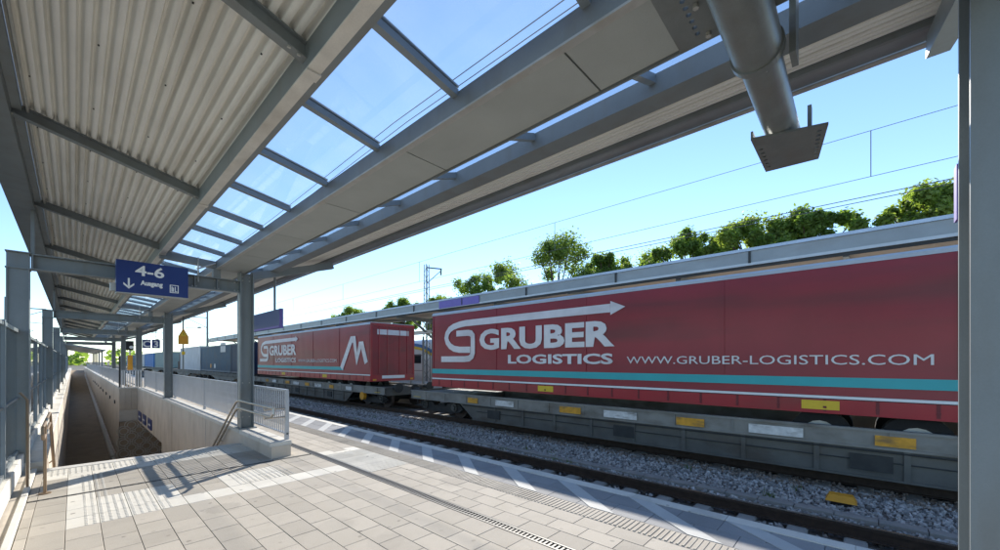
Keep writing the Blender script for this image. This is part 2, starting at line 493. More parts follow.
TW, TL = 0.2385, 0.36
tiles = []       # (x0, x1, y0, y1, material, z)
def lay(x0, x1, y0, y1, m, z=0.0):
    tiles.append((x0 + 0.002, x1 - 0.002, y0 + 0.002, y1 - 0.002, m, z + random.uniform(-0.0008, 0.0012)))

def in_rect(x, y, r):
    return r[0] < x < r[1] and r[2] < y < r[3]
WHITE = [(0.06, 0.30, 5.70, 8.30), (0.30, 0.78, 5.70, 6.79), (0.78, 2.83, 5.70, 6.07), (1.49, 2.21, 6.07, 6.79), (-0.30, 2.24, 8.30, 8.95)]
GREYZ = [(-0.29, 2.24, 6.07, 8.30)]
xs = [-0.2935 + TW * k for k in range(0, 14)]
xs[-1] = 2.84
xs = [-0.37] + xs
TOP = 60.0
for i in range(len(xs) - 1):
    y = -6.0 + (0.5 * TL if i % 2 else 0)
    edges = []
    # rows below the white cross strip are staggered, rows above line up with it
    k = 5.70
    ys = []
    while k > -4:
        ys.append(k)
        k -= TL
    ys = [q - (0.5 * TL if i % 2 else 0) for q in ys[1:]]
    ys = sorted(ys) + [5.70]
    if ys[-1] - ys[-2] < 0.02:
        ys.pop(-2)
    k = 5.70 + TL
    while k < 9.0:
        ys.append(k); k += TL
    ys[-1] = 8.94
    for a, b in zip(ys[:-1], ys[1:]):
        cx, cy = (xs[i] + xs[i + 1]) / 2, (a + b) / 2
        if 7.08 < b and a < 7.19:              # slot drain crosses here
            if a < 7.09: lay(xs[i], xs[i + 1], a, 7.095, 'tile_grey' if not any(in_rect(cx, cy, r) for r in WHITE) else 'tile_white')
            if b > 7.17 and b - 7.165 > 0.03: lay(xs[i], xs[i + 1], 7.165, b, 'tile_grey' if not any(in_rect(cx, cy, r) for r in WHITE) else 'tile_white')
            continue
        m = 'tile'
        if any(in_rect(cx, cy, r) for r in GREYZ): m = 'tile_grey'
        if any(in_rect(cx, cy, r) for r in WHITE): m = 'tile_white'
        if cx > 2.24 and cy > 7.2: continue
        lay(xs[i], xs[i + 1], a, b, m)
# beside the wall end, left of the long drain
y = 7.2
while y < TOP:
    if y < 9.0:
        lay(2.60, 2.84, y, min(y + TL, TOP), 'tile')
    else:
        lay(2.58, 2.84, y, min(y + TL, TOP), 'tile')
    y += TL
# right of the drain
x2 = [2.965, 3.193, 3.421, 3.65]
for i in range(3):
    y = -4 + (0.18 if i % 2 else 0)
    while y < TOP:
        m = 'tile_white' if (5.3 < y < 6.9) else 'tile'
        lay(x2[i], x2[i + 1], y, y + TL, m)
        y += TL
y = -4.0
while y < TOP:                                   # ribbed guidance strip
    lay(3.65, 3.93, y, y + 0.30, 'tile_white' if False else 'tile')
    y += 0.30
for i in range(2):                               # dark edge pavers
    xa = 3.93 + 0.305 * i
    y = -4.0 + 0.2 * i
    while y < TOP:
        lay(xa, xa + 0.305, y, y + 0.40, 'tile_edge')
        y += 0.40
y = -4.0
while y < 130:                                   # white kerb stones at the edge
    lay(4.54, 4.705, y, y + 1.0, 'tile_white', 0.006)
    y += 1.0

def tile_weight(t):
    x, y = (t[0] + t[1]) / 2, (t[2] + t[3]) / 2
    q = proj(x, y, 0)
    if q is None: return 0
    px, py, d = q
    if not (-15 < px < 958 and py < 562): return 0
    if y > 9.2 and x < 2.9: return 0
    return (t[1] - t[0]) * (t[3] - t[2]) / d ** 3
tiles.sort(key=tile_weight, reverse=True)
near, far = tiles[:300], tiles[300:]
meshes = {}
for (x0, x1, y0, y1, m, z) in near:
    nm = 'kerb_stone' if x0 > 4.5 else 'paver'
    key = (nm, m, round(x1 - x0, 3), round(y1 - y0, 3))
    at = ((x0 + x1) / 2, (y0 + y1) / 2, z)
    if key not in meshes:
        meshes[key] = MB().cbox(x0, x1, y0, y1, z - 0.05, z).build(nm, m, platform, org=at)
    else:
        share(meshes[key], nm, platform, at)
for m in ('tile', 'tile_grey', 'tile_white', 'tile_edge'):
    mb = MB()
    for (x0, x1, y0, y1, mm, z) in far:
        if mm == m:
            mb.cbox(x0, x1, y0, y1, z - 0.05, z)
    tag(mb.build('paving', m, platform), kind='stuff')
far_pave = MB().box(2.57, 4.53, TOP, 130, -0.03, -0.002).build('far_paving', 'tile', platform)
# studs on the white tactile tiles, ribs on the guidance strip
mb = MB()
for (x0, x1, y0, y1) in [(0.06, 0.30, 5.70, 8.30), (0.30, 0.78, 5.70, 6.79), (1.49, 2.21, 6.07, 6.79), (-0.30, 2.24, 8.45, 8.93)]:
    x = x0 + 0.03
    while x < x1 - 0.015:
        y = y0 + 0.03
        while y < y1 - 0.015:
            if not 7.07 < y < 7.19:
                mb.add([(x - .014, y - .014, 0), (x + .014, y - .014, 0), (x + .014, y + .014, 0), (x - .014, y + .014, 0),
                        (x - .008, y - .008, .005), (x + .008, y - .008, .005), (x + .008, y + .008, .005), (x - .008, y + .008, .005)],
                       [(4, 5, 6, 7), (0, 1, 5, 4), (1, 2, 6, 5), (2, 3, 7, 6), (3, 0, 4, 7)])
            y += 0.06
        x += 0.06
tag(mb.build('tactile_studs', 'tile_white', platform), kind='stuff')
mb = MB()
y = -3.97
while y < 30:
    mb.box(3.665, 3.915, y, y + 0.022, -0.002, 0.006)
    y += 0.05
tag(mb.build('tactile_ribs', 'tile', platform), kind='stuff')
mb = MB()
y = 5.32
while y < 6.85:
    mb.box(2.98, 3.64, y, y + 0.03, -0.002, 0.006)
    y += 0.06
tag(mb.build('tactile_ribs', 'tile_white', platform), kind='stuff')
# pale diagonal stripes laid in the edge zone
first = None
for k in range(-3, 50):
    y = 2.87 + 1.04 * k
    at = (4.235, y - 0.36, 0.001)
    if first is None:
        s = MB()
        pts = [(3.932, y - 0.80 - .15), (3.932, y - 0.80 + .15), (4.538, y + 0.05 + .15), (4.538, y + 0.05 - .15)]
        s.prism(pts, lambda u, v, t: (u, v, t), 0.001, 0.006)
        first = s.build('stripe', 'stripe', platform, org=at)
    else:
        share(first, 'stripe', platform, at)
# drains
d1 = MB()
d1.box(2.845, 2.865, -5, 60, -0.03, 0.002).box(2.94, 2.96, -5, 60, -0.03, 0.002)
y = -4
while y < 24:
    d1.box(2.865, 2.94, y, y + 0.022, -0.022, -0.002)
    y += 0.045
long_drain = d1.build('slot_drain', 'drain', platform)
d2 = MB()
d2.box(-0.36, 2.24, 7.098, 7.112, -0.03, 0.0).box(-0.36, 2.24, 7.148, 7.162, -0.03, 0.0)
x = -0.35
while x < 2.22:
    d2.box(x, x + 0.03, 7.112, 7.148, -0.02, -0.003)
    x += 0.075
d2.build('slot_drain', 'drain', platform)
# kerb and ledge at the left under the barrier
MB().cbox(-0.43, -0.375, -6, STAIR_Y - 0.05, -0.03, 0.035, 0.006).build('kerb_stone', 'coping', platform)
MB().box(-0.70, -0.432, -6, STAIR_Y - 0.05, -0.03, 0.012).build('ledge', 'concrete', platform)
MB().cbox(-0.295, 2.245, 8.955, 9.16, -0.10, 0.004, 0.006).build('stair_nosing', 'coping', platform)

# -- stairwell: floor, ramp, underpass
r = MB()
r.add([(-0.31, 15.5, RAMP_Z0), (1.58, 15.5, RAMP_Z0), (1.58, RAMP_Y0, RAMP_Z0), (-0.31, RAMP_Y0, RAMP_Z0),
       (1.58, RAMP_Y1, RAMP_Z1), (-0.31, RAMP_Y1, RAMP_Z1), (1.58, 130, -0.35), (-0.31, 130, -0.35)],
      [(0, 1, 2, 3), (3, 2, 4, 5), (5, 4, 6, 7)])
tag(r.build('ramp', 'ramp'), 'brown shaded ramp rising out of the stairwell between concrete walls', kind='structure')
u = MB()
u.add([(1.58, 15.5, RAMP_Z0), (15, 15.5, RAMP_Z0), (15, 27.8, RAMP_Z0), (1.58, 27.8, RAMP_Z0)], [(0, 1, 2, 3)])
u.add([(2.56, 19.4, -1.45), (15, 19.4, -1.45), (15, 27.8, -1.45), (2.56, 27.8, -1.45)], [(0, 1, 2, 3)])
u.add([(2.56, 19.4, RAMP_Z0), (15, 19.4, RAMP_Z0), (15, 19.4, -1.45), (2.56, 19.4, -1.45)], [(0, 1, 2, 3)])
u.add([(15, 19.4, RAMP_Z0), (15, 27.8, RAMP_Z0), (15, 27.8, -1.45), (15, 19.4, -1.45)], [(0, 1, 2, 3)])
tag(u.build('underpass_floor', 'concrete'), 'dark underpass floor and walls opening under the tracks', kind='structure')
st = thing('stairs', 'concrete steps going down into the stairwell behind the white tactile strip', 'stairs', (1.0, 9.15, 0))
n = 23
for k in range(n):
    z = -3.95 * (k + 1) / n
    y0 = STAIR_Y + 0.01 + 0.285 * k
    MB().cbox(-0.298, 2.248, y0, y0 + 0.30, z - 0.35, z, 0.006).build('step', 'concrete', st)

# -- concrete walls
def wall_with_coping(name, label, x0, x1, y0, y1, ztop, zbot, step, parts=None, over=0.015):
    w = thing(name, label, 'wall', ((x0 + x1) / 2, y0, zbot))
    b = MB()
    if parts is None:
        b.box(x0, x1, y0, y1, zbot, ztop - 0.07)
    else:
        for q in parts: b.box(*q)
    b.build('wall_body', 'concrete', w)
    y = y0
    L_ = []
    while y < y1 - 0.05:
        L_.append(((x0 + x1) / 2, min(y + step / 2, y1), ztop - 0.07)); y += step
    mb = MB().cbox(x0 - over, x1 + over, L_[0][1] - step / 2 + 0.012, L_[0][1] + step / 2 - 0.012, ztop - 0.07, ztop, 0.012)
    pieces('coping_stone', 'coping', w, mb, L_[0], L_[:120])
    return w
# near wall: full depth until the underpass opening, lintel over it
wr = wall_with_coping('stairwell_wall', 'tall stained concrete stairwell wall under the grey bar railing', 2.25, 2.555, 7.27, 27.8, 0.27, -4.0, 0.62,
                 parts=[(2.25, 2.555, 7.27, STAIR_Y, -0.03, 0.20), (2.25, 2.555, STAIR_Y, 19.4, -4.2, 0.20), (2.25, 2.555, 19.4, 27.8, -1.45, 0.20)])
# formwork joints on the wall as thin recess lines are real grooves: narrow fillets
for y in (12.1, 14.7, 17.3, 22.4, 25.0):
    MB().box(2.244, 2.25, y, y + 0.02, -1.4, 0.20).build('joint_strip', 'coping', wr)
wf = wall_with_coping('ramp_wall', 'concrete ramp wall with round lamps running into the distance', 1.57, 1.87, 27.8, 128, 0.30, -4.0, 1.2)
wl_ = wall_with_coping('barrier_wall', 'sunlit pale concrete wall below the glass noise barrier', -0.70, -0.312, STAIR_Y + 0.02, 128, 0.12, -4.2, 1.2,
                  parts=[(-0.70, -0.312, STAIR_Y + 0.02, 128, -0.03, 0.05), (-0.35, -0.305, STAIR_Y + 0.02, 128, -4.2, -0.0302)])
we = thing('end_wall', 'short concrete cross wall where the stairwell narrows', 'wall', (1.9, 27.8, -4))
for k in range(3):
    x = 1.59 + 0.222 * k
    MB().box(x, x + 0.214, 27.74, 27.95, -0.86, 0.22).build('panel', 'concrete', we)
MB().box(1.575, 2.56, 27.76, 27.96, -1.45, -0.87).build('band', 'coping', we)
MB().box(1.57, 2.30, 27.70, 28.0, 0.22, 0.30).build('coping_stone', 'coping', we)
MB().box(1.57, 15.0, 27.80, 28.0, -3.95, -1.452).build('lower_wall', 'concrete', we)
rp = thing('relief_panel', 'brown panel with interlocking ring relief beside the underpass', 'panel', (2.7, 27.78, -3.9))
MB().box(1.60, 4.2, 27.765, 27.795, -3.9, -1.5).build('backing', 'relief', rp)
mb = MB()
for i in range(9):
    for j in range(8):
        cx, cz = 1.74 + i * 0.29, -3.7 + j * 0.29
        if (i + j) % 2: continue
        for rr in (0.26, 0.16):
            pts = [(cx + rr * math.cos(a), 27.752, cz + rr * math.sin(a)) for a in [2 * math.pi * q / 18 for q in range(19)]]
            pts = [p_ for p_ in pts]
            mb.tube(pts, 0.022, 4, caps=False)
tag(mb.build('ring_relief', 'coping', rp), kind='stuff')
# signs on the stairwell wall
for k, (y, z) in enumerate([(26.4, -1.12), (24.6, -1.1), (22.6, -1.1)]):
    sg = thing('direction_sign', ['small blue sign on the stairwell wall nearest the ring panel', 'middle of three small blue signs on the stairwell wall', 'small blue sign on the stairwell wall nearest the stairs'][k], 'sign', (2.24, y, z), 'blue signs on the stairwell wall')
    MB().box(2.21, 2.246, y - 0.55, y + 0.55, z - 0.2, z + 0.24).build('board', 'blue', sg)
    MB().box(2.205, 2.21, y - 0.35, y + 0.30, z - 0.04, z + 0.03).build('white_line', 'white', sg)
# round wall lamps
first = None
lamps = []
for k in range(9):
    y = 30.5 + 4.2 * k
    t_ = thing('wall_lamp', ('nearest of the round dark lamps on the long ramp wall' if k == 0 else '%s round dark lamp on the ramp wall counted from the cross wall' % ['', 'second', 'third', 'fourth', 'fifth', 'sixth', 'seventh', 'eighth', 'ninth'][k]), 'lamp', (1.56, y, -0.9), 'round lamps along the ramp wall')
    mb = MB().tube([(1.568, y, -0.62), (1.52, y, -0.62)], 0.10, 12)
    mb.build('housing', 'dark', t_)
    MB().tube([(1.52, y, -0.62), (1.512, y, -0.62)], 0.075, 12).build('lens', 'silver', t_)
# handrail along the ramp
hr = thing('ramp_handrail', 'brown handrail low along the right side of the ramp', 'handrail', (1.5, 31, -3.9))
def ramp_z(y):
    if y < RAMP_Y0: return RAMP_Z0
    return RAMP_Z0 + (RAMP_Z1 - RAMP_Z0) * (y - RAMP_Y0) / (RAMP_Y1 - RAMP_Y0)
MB().tube([(1.44, 27.8, ramp_z(27.8) + .9), (1.44, RAMP_Y0, RAMP_Z0 + .9), (1.44, RAMP_Y1, RAMP_Z1 + .9)], 0.03, 8).build('rail', 'brown_rail', hr)
MB().box(1.44, 1.568, 28.0, 31.0, -3.95, -3.75).add([(1.42, 31, -3.95), (1.42, 31, -3.7), (1.568, 31, -3.7), (1.42, 110, -1.07), (1.42, 110, -.82), (1.568, 110, -.82)], [(0, 1, 4, 3), (1, 2, 5, 4)]).build('kick_kerb', 'coping', hr)
mb = MB()
y = 29
while y < 108:
    mb.tube([(1.44, y, ramp_z(y) + .87), (1.565, y, ramp_z(y) + .80)], 0.012, 6); y += 2.5
mb.build('bracket', 'brown_rail', hr)

# -- track bed
tb = MB()
tb.add([(4.70, -60, -0.80), (12.4, -60, -0.80), (12.4, 400, -0.80), (4.70, 400, -0.80)], [(0, 1, 2, 3)])
tag(tb.build('track_bed', 'ballast', org=(8, 0, -0.8)), 'grey brown ballast bed under both tracks', kind='structure')
# stones of the near ballast
def stone_cloud(x0, x1, y0, y1, n, smin, smax, zb):
    vs, fs = [], []
    for _ in range(n):
        x = random.uniform(x0, x1); y = random.uniform(y0, y1)
        s = random.uniform(smin, smax)
        z = zb + random.uniform(-0.2, 0.5) * s
        ax = [Vector((random.gauss(0, 1), random.gauss(0, 1), random.gauss(0, 1))).normalized() for _ in range(2)]
        a = ax[0]; b = (ax[1] - a * ax[1].dot(a)).normalized(); c = a.cross(b)
        a, b, c = a * s * random.uniform(.7, 1.2), b * s * random.uniform(.6, 1.0), c * s * random.uniform(.5, .9)
        P = Vector((x, y, z))
        o = len(vs)
        vs += [P + a + b * .4, P - a + c * .3, P + b - a * .3, P - b + c * .35, P + c + a * .2, P - c - b * .2]
        fs += [(o, o + 2, o + 4), (o + 2, o + 1, o + 4), (o + 1, o + 3, o + 4), (o + 3, o, o + 4), (o + 2, o, o + 5), (o + 1, o + 2, o + 5), (o + 3, o + 1, o + 5), (o, o + 3, o + 5)]
    return vs, fs
mb = MB()
mb.add(*stone_cloud(7.35, 10.0, -1.5, 7, 9000, 0.02, 0.056, -0.785))
mb.add(*stone_cloud(7.18, 10.05, 7, 16, 7500, 0.03, 0.055, -0.785))
mb.add(*stone_cloud(7.18, 10.05, 16, 36, 6000, 0.04, 0.07, -0.785))
mb.add(*stone_cloud(4.8, 7.1, 0, 20, 2500, 0.03, 0.055, -0.79))
tag(mb.build('ballast_stones', 'stone', org=(8, 0, -0.8)), 'loose grey ballast stones beside the rails', 'gravel', kind='stuff')
mb = MB()
mb.add(*stone_cloud(7.16, 7.62, -1.5, 22, 3600, 0.022, 0.052, -0.775))
mb.add(*stone_cloud(9.45, 10.08, -1.5, 24, 4600, 0.022, 0.055, -0.77))
tag(mb.build('rusty_ballast', 'stone_rust', org=(8, 0, -0.8)), 'rust brown stones close along the rails', 'gravel', kind='stuff')
mb = MB()
for k in range(26):
    x = random.choice((random.uniform(7.7, 7.95), random.uniform(8.2, 9.6))); y = random.uniform(-.5, 26)
    for q in range(random.randint(8, 22)):
        a = random.uniform(0, 6.28); l = random.uniform(.05, .16); w_ = .008
        bx_, by_ = x + random.gauss(0, .05), y + random.gauss(0, .05)
        tip = (bx_ + l * .6 * math.cos(a), by_ + l * .6 * math.sin(a), -0.77 + l)
        mb.add([(bx_ - w_ * math.sin(a), by_ + w_ * math.cos(a), -.79), (bx_ + w_ * math.sin(a), by_ - w_ * math.cos(a), -.79), tip], [(0, 1, 2)])
tag(mb.build('weeds', 'weed', org=(8, 0, -0.8)), 'small tufts of weeds between the ballast stones', 'weeds', kind='stuff')

def rail(x, label, y0=-60, y1=300):
    t_ = thing('rail', label, 'rail', (x, 0, -0.73))
    b = MB()
    b.box(x - .07, x + .07, y0, y1, -0.73, -0.715).box(x - .012, x + .012, y0, y1, -0.715, -0.605).box(x - .036, x + .036, y0, y1, -0.605, -0.562)
    b.build('rail_body', 'rail_side', t_)
    MB().box(x - .030, x + .030, y0, y1, -0.5619, -0.557).build('running_surface', 'rail_top', t_)
    return t_
rail(5.68, 'rail of the empty track right below the platform edge')
rail(7.12, 'dark rusty rail of the empty track on its ballast side')
rail(10.15, 'rail under the near wheels of the freight train')
rail(11.65, 'rail under the far wheels of the freight train')
def sleepers(xc, y0, y1, m='sleeper'):
    mb = MB(); y = y0; k = 0
    t_ = thing('sleeper_row', 'concrete sleepers of the ' + ('empty near track' if xc < 8 else 'track under the freight train'), 'sleepers', (xc, 0, -0.8))
    spots = []
    while y < y1:
        spots.append((xc, y, -0.80)); y += 0.62
    mb.cbox(xc - 1.28, xc + 1.28, spots[0][1] - .12, spots[0][1] + .12, -0.95, -0.735, 0.02)
    pieces('sleeper', m, t_, mb, spots[0], spots[:70])
sleepers(6.40, 0.0, 42)
sleepers(10.90, -2.0, 42)
# cable trough with its lids
ct = thing('cable_trough', 'concrete cable trough with lids lying along the ballast', 'cable trough', (8.05, 0, -0.8))
spots = [(8.05, -3 + 0.5 * k, -0.80) for k in range(90)]
pieces('lid', 'sleeper', ct, MB().cbox(7.95, 8.15, -3.245, -2.755, -0.85, -0.712, 0.008), spots[0], spots)
# orange topped marker box
ob_ = thing('marker_box', 'small orange topped marker box on the ballast near the column', 'marker', (8.68, 0.18, -0.79))
MB().box(8.60, 8.76, 0.05, 0.31, -0.80, -0.69).build('base', 'black', ob_)
MB().add([(8.54, -.02, -.69), (8.82, -.02, -.69), (8.82, .38, -.69), (8.54, .38, -.69), (8.60, .03, -.585), (8.77, .03, -.585), (8.77, .33, -.585), (8.60, .33, -.585)],
         [(3, 2, 1, 0), (4, 5, 6, 7), (0, 1, 5, 4), (1, 2, 6, 5), (2, 3, 7, 6), (3, 0, 4, 7)]).build('cap', 'orange', ob_)

# opposite platform
op = MB()
op.box(12.6, 19.5, -60, 110, -0.98, 0.0)
tag(op.build('far_platform', 'tile_grey'), 'far platform behind the freight train', kind='structure')
#SPLIT

# ================================================================== OUR CANOPY (a butterfly roof on steel frames)
can = thing('platform_canopy', 'long steel platform canopy with corrugated roof and glass skylights', 'canopy', (0.9, 0, 0))
def zl(x): return 3.91 - 0.26 * x                    # underside of the left rafters
def zo(x): return 3.47 + 0.30 * (x - 2.40)           # underside of the outer wing
def h_column(name, x, y, z0, z1, wx, wy, m='steel'):
    b = MB()
    t = 0.018
    b.box(x - wx / 2, x - wx / 2 + t, y - wy / 2, y + wy / 2, z0, z1)
    b.box(x + wx / 2 - t, x + wx / 2, y - wy / 2, y + wy / 2, z0, z1)
    b.box(x - wx / 2 + t, x + wx / 2 - t, y - 0.012, y + 0.012, z0, z1)
    ob = b.build(name, m, can)
    pl = MB().box(x - wx / 2 - .04, x + wx / 2 + .04, y - wy / 2 - .04, y + wy / 2 + .04, z0, z0 + 0.02)
    pl.build('base_plate', m, ob)
    return ob
def i_beam(name, x0, x1, y, z0, z1, w=0.16, m='steel', stiff=()):
    b = MB(); t = 0.018
    b.box(x0, x1, y - w / 2, y + w / 2, z0, z0 + t).box(x0, x1, y - w / 2, y + w / 2, z1 - t, z1).box(x0, x1, y - 0.01, y + 0.01, z0 + t, z1 - t)
    ob = b.build(name, m, can)
    for s in stiff:
        MB().box(s - 0.008, s + 0.008, y - w / 2 + 0.004, y - 0.0101, z0 + t, z1 - t).box(s - 0.008, s + 0.008, y + 0.0101, y + w / 2 - 0.004, z0 + t, z1 - t).build('stiffener', m, ob)
    return ob
for y in FRAMES:
    base_r = 0.27 if y > 5 and y < 28 else 0.0
    h_column('column', 2.40, y, base_r, 3.455, 0.24, 0.24)
    # left column: channel facing the platform with a flush face
    b = MB().box(-0.67, -0.655, y - .12, y + .12, 0.10, 3.03).box(-0.465, -0.45, y - .12, y + .12, 0.10, 3.03).box(-0.655, -0.465, y - .10, y + .10, 0.10, 3.03)
    b.build('column', 'steel', can)
    MB().box(-0.68, -0.44, y - .13, y + .13, 3.03, 3.045).box(-0.68, -0.44, y - .13, y + .13, 3.27, 3.285).box(-0.67, -0.45, y - .085, y + .085, 3.045, 3.27).build('column_head', 'steel', can)
    i_beam('cross_beam', -0.44, 2.28, y, 3.04, 3.28, 0.18, stiff=(-0.42, 1.55, 1.90))
    # stubs from the beam up to the roof
    MB().box(1.84, 1.96, y - .06, y + .06, 3.28, 3.46).build('stub_post', 'steel', can)
    MB().box(-0.44, -0.40, y - .05, y + .05, 3.285, 3.95).build('stub_post', 'steel', can)
    # raking rafter under the skylight and cantilever of the outer wing
    MB().bar((1.05, y, zl(1.05) - 0.05), (1.90, y, 3.53), 0.12, 0.13).build('rafter', 'steel', can)
    MB().bar((2.52, y, zo(2.52) - 0.09), (4.20, y, zo(4.20) - 0.07), 0.12, 0.15).build('cantilever', 'steel', can)
    MB().tube([(1.60, y - .07, 3.16), (1.60, y - .07, 3.62)], 0.012, 6).tube([(1.58, y - .07, 3.40), (1.88, y - .07, 3.56)], 0.016, 6).build('tie_rod', 'steel_light', can)
# rafters under the left roof
ry = []
y = 2.70 - 3.25 * 2
while y < ROOF_Y1:
    ry.append(y); y += 3.25
for y in ry:
    b = MB()
    b.bar((-0.42, y, zl(-0.42) + 0.055), (1.04, y, zl(1.04) + 0.055), 0.014, 0.10)
    b.bar((-0.42, y, zl(-0.42) + 0.004), (1.04, y, zl(1.04) + 0.004), 0.075, 0.010)
    b.bar((-0.42, y, zl(-0.42) + 0.104), (1.04, y, zl(1.04) + 0.104), 0.075, 0.010)
    ra = b.build('rafter', 'steel', can)
# corrugated sheets, one per bay
def corrugated(x0, x1, zf, y0, y1, pitch, hgt, lift):
    b = MB()
    n = int(round((x1 - x0) / pitch)); pitch = (x1 - x0) / n
    prof = []
    for k in range(n):
        a = x0 + k * pitch
        for f, hh in ((0.0, 0.10), (0.10, 0.0), (0.40, 0.0), (0.50, 0.10), (0.60, 0.85), (0.68, 1.0), (0.82, 1.0), (0.90, 0.85)):
            prof.append((a + f * pitch, zf(a + f * pitch) + lift + hgt * hh))
    prof.append((x1, zf(x1) + lift))
    m_ = len(prof)
    vs = [(x, y0, z) for x, z in prof] + [(x, y1, z) for x, z in prof] + [(x, y0, z + .012) for x, z in prof] + [(x, y1, z + .012) for x, z in prof]
    fs = []
    for i in range(m_ - 1):
        fs.append((i, i + 1, m_ + i + 1, m_ + i))
        fs.append((2 * m_ + i, 3 * m_ + i, 3 * m_ + i + 1, 2 * m_ + i + 1))
    for (a, c) in ((0, 2 * m_), (m_, 3 * m_)):
        for i in range(m_ - 1):
            fs.append((a + i, a + i + 1, c + i + 1, c + i))
    b.add(vs, fs)
    return b
bays = [(ROOF_Y0, ry[0])] + list(zip(ry[:-1], ry[1:])) + [(ry[-1], ROOF_Y1)]
bays = [(a, c) for a, c in bays if c - a > 0.1]
for (a, c) in bays:
    corrugated(-0.33, 1.035, zl, a, c, 0.078, 0.055, 0.112).build('roof_sheet', 'sheet', can, smooth=True)
    corrugated(3.02, 4.12, zo, a, c, 0.10, 0.060, 0.10).build('roof_sheet', 'sheet', can, smooth=True)
# screws under the sheets
mb = MB()
for yy in [0.9 + 1.08 * k for k in range(12)]:
    for k in range(1, 17, 5):
        x = -0.33 + 0.0758 * k
        z = zl(x) + 0.112
        mb.box(x - .005, x + .005, yy - .005, yy + .005, z - .006, z + .002)
tag(mb.build('screws', 'dark', can), kind='stuff')
# edge beams, gutter and skylight frames, each one long member
def long_box(name, m, *boxes):
    b = MB()
    for q in boxes: b.box(q[0], q[1], ROOF_Y0, ROOF_Y1, q[2], q[3])
    return b.build(name, m, can)
long_box('edge_beam', 'steel', (-0.64, -0.40, 3.95, 3.965), (-0.64, -0.625, 3.965, 4.22), (-0.415, -0.40, 3.965, 4.10), (-0.64, -0.33, 4.22, 4.235))
long_box('edge_trim', 'steel', (-0.398, -0.335, 4.06, 4.13))
long_box('purlin', 'flange', (1.035, 1.12, 3.575, 3.585))
long_box('purlin_web', 'steel', (1.035, 1.047, 3.586, 3.80), (1.108, 1.12, 3.586, 3.80))
long_box('glazing_sill', 'steel', (1.122, 1.215, 3.66, 3.74))
long_box('valley_beam', 'steel', (1.89, 1.915, 3.47, 3.60), (1.89, 1.93, 3.601, 3.615))
long_box('valley_flange', 'steel_light', (1.885, 1.94, 3.455, 3.469))
long_box('valley_gutter', 'steel', (1.94, 2.42, 3.50, 3.515), (2.405, 2.42, 3.46, 3.56))
long_box('wing_purlin', 'steel', (2.83, 2.845, zo(2.84) - .03, zo(2.84) + .12), (3.005, 3.018, zo(2.84) - .03, zo(2.84) + .14))
long_box('wing_purlin_base', 'steel', (2.845, 3.005, zo(2.84) - .03, zo(2.84) - .018))
b = MB()
b.add([(4.12, ROOF_Y0, zo(4.12) + .06), (4.36, ROOF_Y0, zo(4.36) + .02), (4.36, ROOF_Y1, zo(4.36) + .02), (4.12, ROOF_Y1, zo(4.12) + .06),
       (4.12, ROOF_Y0, zo(4.12) + .085), (4.36, ROOF_Y0, zo(4.36) + .045), (4.36, ROOF_Y1, zo(4.36) + .045), (4.12, ROOF_Y1, zo(4.12) + .085)],
      [(0, 1, 2, 3), (7, 6, 5, 4), (0, 4, 5, 1), (1, 5, 6, 2), (2, 6, 7, 3), (3, 7, 4, 0)])
b.build('edge_board', 'steel', can)
long_box('closure_strip', 'steel', (4.085, 4.119, zo(4.1) + .05, zo(4.1) + .22))
long_box('outer_gutter', 'steel_light', (4.362, 4.42, zo(4.36) + .0, zo(4.36) + .012), (4.41, 4.42, zo(4.36) + .012, zo(4.36) + .12))
# soffit panels of the valley
spots = []
y = 2.90 - 1.625 * 4
while y < ROOF_Y1 - 1.7:
    spots.append((2.17, y + 0.8125, 3.478)); y += 1.625
pieces('soffit_panel', 'soffit', can, MB().box(1.941, 2.403, spots[0][1] - .806, spots[0][1] + .806, 3.478, 3.492), spots[0], spots)
for y in ry:
    MB().box(1.03, 1.125, y - .045, y + .045, 3.562, 3.5745).build('splice_plate', 'flange', can)
bl = MB()
for y in FRAMES:
    for x in (-0.62, -0.50, 1.52, 1.58, 1.87, 1.93, 2.20, 2.26):
        for z in (3.08, 3.24):
            bl.tube([(x, y - .0101, z), (x, y - .03, z)], 0.012, 6)
    for z in (0.5, 1.2, 3.30, 3.38):
        for x in (2.34, 2.46):
            bl.tube([(x, y - .0121, z), (x, y - .03, z)], 0.012, 6)
for y in ry:
    for x in (-0.40, 0.99, 0.93):
        bl.box(x - .01, x + .01, y - .03, y - .016, zl(x) - .014, zl(x) - .001)
tag(bl.build('bolts', 'steel_light', can), kind='stuff')
MB().tube([(-0.30, FRAMES[0] - 2, zl(-.30) + .085), (-0.30, ROOF_Y1 - .3, zl(-.30) + .085)], 0.012, 6).build('conduit', 'steel_light', can)
for y in FRAMES[1:]:
    MB().tube([(0.52, y - .10, 3.02), (2.25, y - .10, 3.02), (2.265, y - .10, 2.9), (2.265, y - .10, 0.5)], 0.011, 6).build('conduit', 'steel_light', can)
